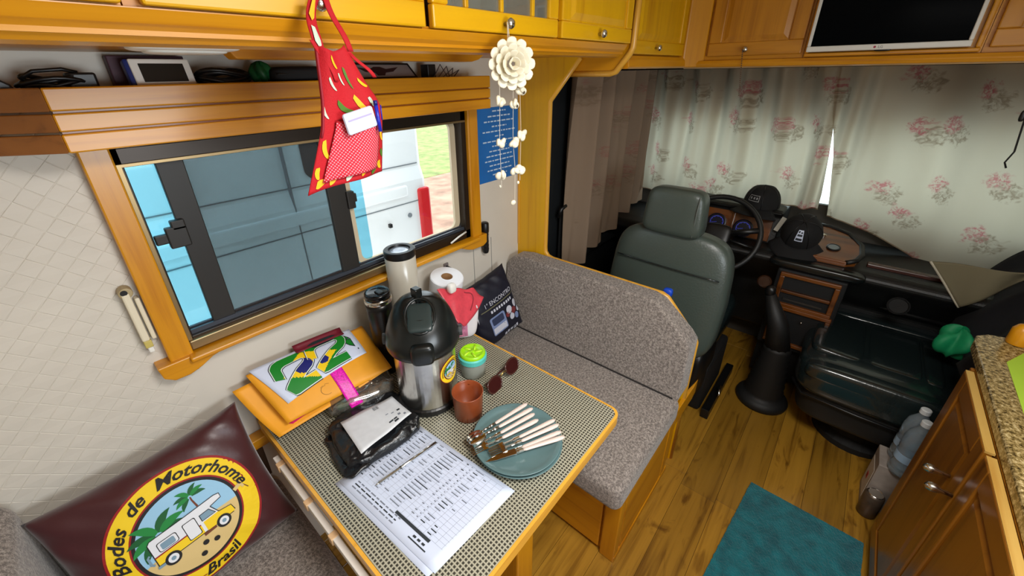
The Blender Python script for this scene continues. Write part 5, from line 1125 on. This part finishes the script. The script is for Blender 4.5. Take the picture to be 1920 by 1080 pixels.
def dots():
    m, N, L, P = nt('polka_pocket'); tc = N.new('ShaderNodeTexCoord'); sp = N.new('ShaderNodeSeparateXYZ'); L.new(tc.outputs['Object'], sp.inputs[0])
    cb = N.new('ShaderNodeCombineXYZ'); L.new(sp.outputs[0], cb.inputs[0]); L.new(sp.outputs[2], cb.inputs[1])
    mp = N.new('ShaderNodeMapping'); mp.inputs['Rotation'].default_value = (0, 0, PI/4); L.new(cb.outputs[0], mp.inputs[0])
    v = N.new('ShaderNodeTexVoronoi'); v.voronoi_dimensions = '2D'; v.inputs['Scale'].default_value = 230; v.inputs['Randomness'].default_value = 0; L.new(mp.outputs[0], v.inputs['Vector'])
    r = N.new('ShaderNodeValToRGB'); r.color_ramp.elements[0].position = .26; r.color_ramp.elements[0].color = C(240, 150, 160); r.color_ramp.elements[1].position = .34; r.color_ramp.elements[1].color = C(200, 16, 44)
    L.new(v.outputs['Distance'], r.inputs['Fac']); L.new(r.outputs['Color'], P.inputs['Base Color']); P.inputs['Roughness'].default_value = .8; return m
def pock(u, v):
    return apr(.14+.70*u+.04*(1-v)*(1-u), .50+.44*v+.02*math.sin(PI*u)*(1-v), .006+.006*math.sin(PI*u)*(1-v*.5))
obj('pocket', MB().grid(pock, 18, 18), dots(), t, smooth=True, solid=.0015)
obj('pocket_hem', MB().tube([pock(k/16, 0) for k in range(17)], .0016, 6), RED, t, smooth=True)
obj('side_binding', MB().tube([apr(0.02, k/20, .002) for k in range(13)], .0022, 6), mat('binding_red', C(150, 20, 40), .7), t, smooth=True)
def strap(p0, p1, w0, bend):
    def f(u, v): 
        p = Vector(p0).lerp(Vector(p1), v); p.x += w0*(u-.5)+bend*math.sin(PI*v); p.y += .004*math.sin(6*v)-.003; return p
    return MB().grid(f, 4, 14)
obj('neck_strap', strap((.374, .716, 1.852), (.358, .70, 1.775), .016, -.008), RED, t, smooth=True, solid=.0015)
obj('neck_strap', strap((.392, .716, 1.852), (.412, .70, 1.775), .010, .0), RED, t, smooth=True, solid=.0015)
obj('tie_end', strap((.345, .694, 1.79), (.372, .69, 1.73), .007, .004), RED, t, smooth=True, solid=.0015)
obj('tie_end', strap((.405, .694, 1.775), (.448, .694, 1.735), .008, .002), RED, t, smooth=True, solid=.0015)
mb = MB(); rn = random.Random(14); SA = lambda x, y, off: apr(min(.985, max(.015, x)), min(.99, max(.01, 1-y)), off+.0018)
CHM = [mat('chilli_yellow', C(244, 184, 20), .7), mat('chilli_green', C(74, 120, 30), .7), mat('chilli_pale', C(196, 214, 190), .7)]
def chilli(cx, cy, ang, ln, wd, mi):
    ln *= 1.35; wd *= .85
    pts, ws = [], []; a = ang; x, y = cx, cy
    for k in range(9):
        f = k/8; a = ang+.9*f; x += ln/8*math.cos(a); y += ln/8*math.sin(a)*.75; pts.append((x, y)); ws.append(wd*(1-f)**.6*(.6+.4*min(1, f*5))+.004)
    m1 = MB(); decal(m1, SA, stroke2d(pts, ws), 0, 0); obj('chilli_print', m1, CHM[mi], t, smooth='decal')
for c in ((.30, .97, -1.2, .12, .07, 0), (.62, .90, -2.0, .16, .08, 1), (.78, .80, -1.0, .14, .05, 0), (.55, .70, -1.3, .22, .10, 0), (.22, .66, -.9, .20, .07, 1), (.80, .66, -1.6, .10, .09, 2), (.72, .55, -1.6, .14, .09, 0), (.88, .50, -1.9, .14, .08, 1),
          (.93, .40, -1.7, .12, .08, 0), (.06, .40, -1.5, .18, .07, 0), (.93, .22, -1.2, .14, .06, 1), (.90, .12, -1.5, .08, .09, 0), (.05, .20, -1.7, .10, .08, 0), (.06, .06, -.2, .10, .09, 0), (.22, .03, .3, .10, .06, 0), (.40, .03, .2, .08, .05, 2), (.58, .035, .4, .10, .05, 0), (.75, .03, 0, .09, .05, 1), (.16, .82, -1.3, .12, .05, 2), (.42, .86, -1.6, .10, .05, 2), (.02, .62, -1.5, .1, .04, 2)):
    chilli(*c)
for s0, mi in ((.25, 0), (.75, 2)):
    m1 = MB(); Ss = lambda u, v, off: Vector((.374+(u-.5)*.016-.008*math.sin(PI*v)-.016*v, .713-.016*v-.003+.004*math.sin(6*v)-off-.001, 1.852-.077*v))
    decal(m1, Ss, stroke2d([(.2, s0-.08), (.5, s0), (.7, s0+.1)], [.3, .4, .1]), 0, 0); obj('chilli_print', m1, CHM[mi], t, smooth='decal')
t2 = thing('notepad', 'small white notepad tucked in the apron pocket', 'notepad', (.40, .675, 1.66))
Mn = frame((1, 0, .22), (0, -1, .1))
obj('pages', MB().obox((.398, .676, 1.667), (1, 0, .20), (-.2, 0, 1), (0, 1, 0), .060, .036, .008), PAPER, t2, bevel=.004)
mb = MB(); decal(mb, lambda u, v, off: Vector((.398, .672-off, 1.667))+Vector((1, 0, .2)).normalized()*u+Vector((-.2, 0, 1)).normalized()*v, rect2d(-.024, .024, .004, .007), 0, 0)
obj('cover_line', mb, mat('lilac', C(170, 160, 210), .6), t2, smooth='decal')
t3 = thing('ballpoint_pen', 'blue ballpoint pen standing in the apron pocket', 'pen', (.432, .672, 1.65))
obj('barrel', MB().tube([(.433, .672, 1.645), (.432, .674, 1.69)], .0035, 10), mat('pen_blue', C(24, 36, 170), .35), t3, smooth=True)
obj('clip', MB().tube([(.4385, .669, 1.69), (.438, .669, 1.665)], .0012, 6), mat('pen_blue', C(24, 36, 170), .35), t3, smooth=True)
obj('cap_end', MB().tube([(.432, .674, 1.69), (.432, .6745, 1.698)], .0038, 10), mat('pen_blue2', C(14, 22, 110), .35), t3, smooth=True)
# ================================================================== THINGS ON THE VALANCE SHELF
SZ = 1.7225
def coil(name, label, c, r, n, wr, squash=.5):
    rn = random.Random(len(label)); t = thing(name, label, 'cable', c)
    for k in range(n):
        pts = []; a0 = rn.uniform(0, 6); rr_ = r*rn.uniform(.8, 1.05)
        for q in range(24):
            a = 2*PI*q/24; pts.append((c[0]+rr_*math.cos(a), c[1]+rr_*squash*math.sin(a), c[2]+wr+.012*k*.45+.006*math.sin(2*a+a0)))
        obj('loop', MB().tube(pts, wr, 6, closed=True), BLACK, t, smooth=True)
    return t
t = coil('charger_cable', 'tangled black charger cable at the left end of the shelf', (.075, 1.20, SZ), .05, 4, .004)
obj('power_brick', MB().box(.09, .135, 1.18, 1.215, SZ, SZ+.03), BLACK, t, bevel=.004)
obj('lead', MB().tube([(.03, 1.19, SZ+.02), (.05, 1.185, SZ+.033), (.09, 1.185, SZ+.036), (.11, 1.19, SZ+.03)], .0035, 6), BLACK, t, smooth=True)
obj('dark_gadget', MB().prism([(-.03, SZ), (.02, SZ), (.015, SZ+.012), (-.02, SZ+.04), (-.03, SZ+.04)], 'y', 1.18, 1.24), BLACK, bevel=.003, label='dark wedge shaped gadget at the shelf end by the picture edge', cat='gadget')
t = thing('weather_station', 'white framed dark display with blue side on the shelf', 'display', (.24, 1.20, SZ))
Mw = frame((1, .10, 0), (0, .25, 1)); cw = Vector((.24, 1.175, SZ+.027))
def ob(nm, cx, cy, cz, sx, sy, sz, m, bv=.002): obj(nm, MB().obox(cw+Mw@Vector((cx, cy, cz)), Mw@Vector((1, 0, 0)), Mw@Vector((0, 1, 0)), Mw@Vector((0, 0, 1)), sx, sy, sz), m, t, bevel=bv)
ob('case', 0, .012, 0, .115, .022, .058, mat('case_blue', C(26, 44, 110), .4), .004)
ob('front_bezel', .004, -.001, .0, .108, .006, .056, WHITE, .003)
ob('display', .004, -.0045, .0, .080, .002, .036, mat('lcd_dark', C(34, 36, 34), .25), .0005)
obj('maroon_box', MB().box(.165, .30, 1.225, 1.262, SZ, SZ+.062), mat('maroon_card', C(66, 28, 44), .6), bevel=.002, label='maroon box behind the white display on the shelf', cat='box')
coil('coiled_lead', 'glossy black coiled lead right of the white display', (.362, 1.195, SZ), .055, 5, .005, .6)
def bn(u, v):
    a = 2*PI*u; e = PI*(v-.5); r = 1+.2*math.sin(4*a+5*v); return Vector((.447+.024*r*math.cos(e)*math.cos(a), 1.19+.02*r*math.cos(e)*math.sin(a), SZ+.024+.024*r*math.sin(e)))
obj('green_bundle', MB().grid(bn, 24, 14), mat('bundle_green', C(16, 92, 46), .5, var=.3, vscale=60), smooth=True, weld=True, label='small green cord bundle on the shelf', cat='cord')
t = thing('black_pouch', 'flat black pouch on the shelf left of the red apron', 'pouch', (.55, 1.2, SZ))
obj('body', MB().sq((.545, 1.20, SZ+.02), (.17, .10, .04), e1=.5, e2=.4), BLACKM, t, smooth=True); obj('zip', MB().tube([(.47, 1.152, SZ+.022), (.62, 1.152, SZ+.022)], .002, 6), BLACK, t)
t = thing('picture_frame', 'dark frame with an eagle shaped emblem lying on the shelf', 'picture frame', (.80, 1.22, SZ))
Mpf = frame((1, 0, 0), (0, -.8, .9)); cpf = Vector((.80, 1.205, SZ+.024))
obj('plaque', MB().obox(cpf, (1, 0, 0), (0, .75, .66), (0, -.66, .75), .25, .06, .006), mat('plaque_grey', C(150, 138, 136), .4), t, bevel=.001)
for yy in (-.03, .03): obj('frame_bar', MB().obox(cpf+Vector((0, .75*yy, .66*yy)), (1, 0, 0), (0, .75, .66), (0, -.66, .75), .26, .006, .010), BLACK, t, bevel=.001)
for xx in (-.127, .127): obj('frame_bar', MB().obox(cpf+Vector((xx, 0, 0)), (1, 0, 0), (0, .75, .66), (0, -.66, .75), .006, .06, .010), BLACK, t, bevel=.001)
mb = MB(); Sw = lambda u, v, off: cpf+Vector((u, .75*v-.66*(off+.003), .66*v+.75*(off+.003)))
decal(mb, Sw, poly2d([(-.07, .016), (-.03, .008), (-.01, .018), (.012, .018), (.03, .008), (.08, .016), (.05, -.004), (.02, -.008), (.01, -.02), (-.015, -.02), (-.02, -.008), (-.05, -.004)]), 0, 0)
obj('emblem', mb, mat('emblem_brown', C(52, 22, 24), .6), t, smooth='decal')
t = thing('wire_rack', 'small bent wire holder at the right end of the shelf', 'wire holder', (1.06, 1.2, SZ))
for k in range(4): obj('wire', MB().tube([(1.0+.02*k, 1.18, SZ+.003), (1.05+.03*k, 1.2, SZ+.045-.006*k), (1.10+.01*k, 1.22, SZ+.003)], .0016, 6), mat('wire_grey', C(110, 100, 92), .4, .6), t, smooth=True)
obj('base_block', MB().box(.985, 1.02, 1.19, 1.23, SZ, SZ+.045), BLACK, t, bevel=.002)
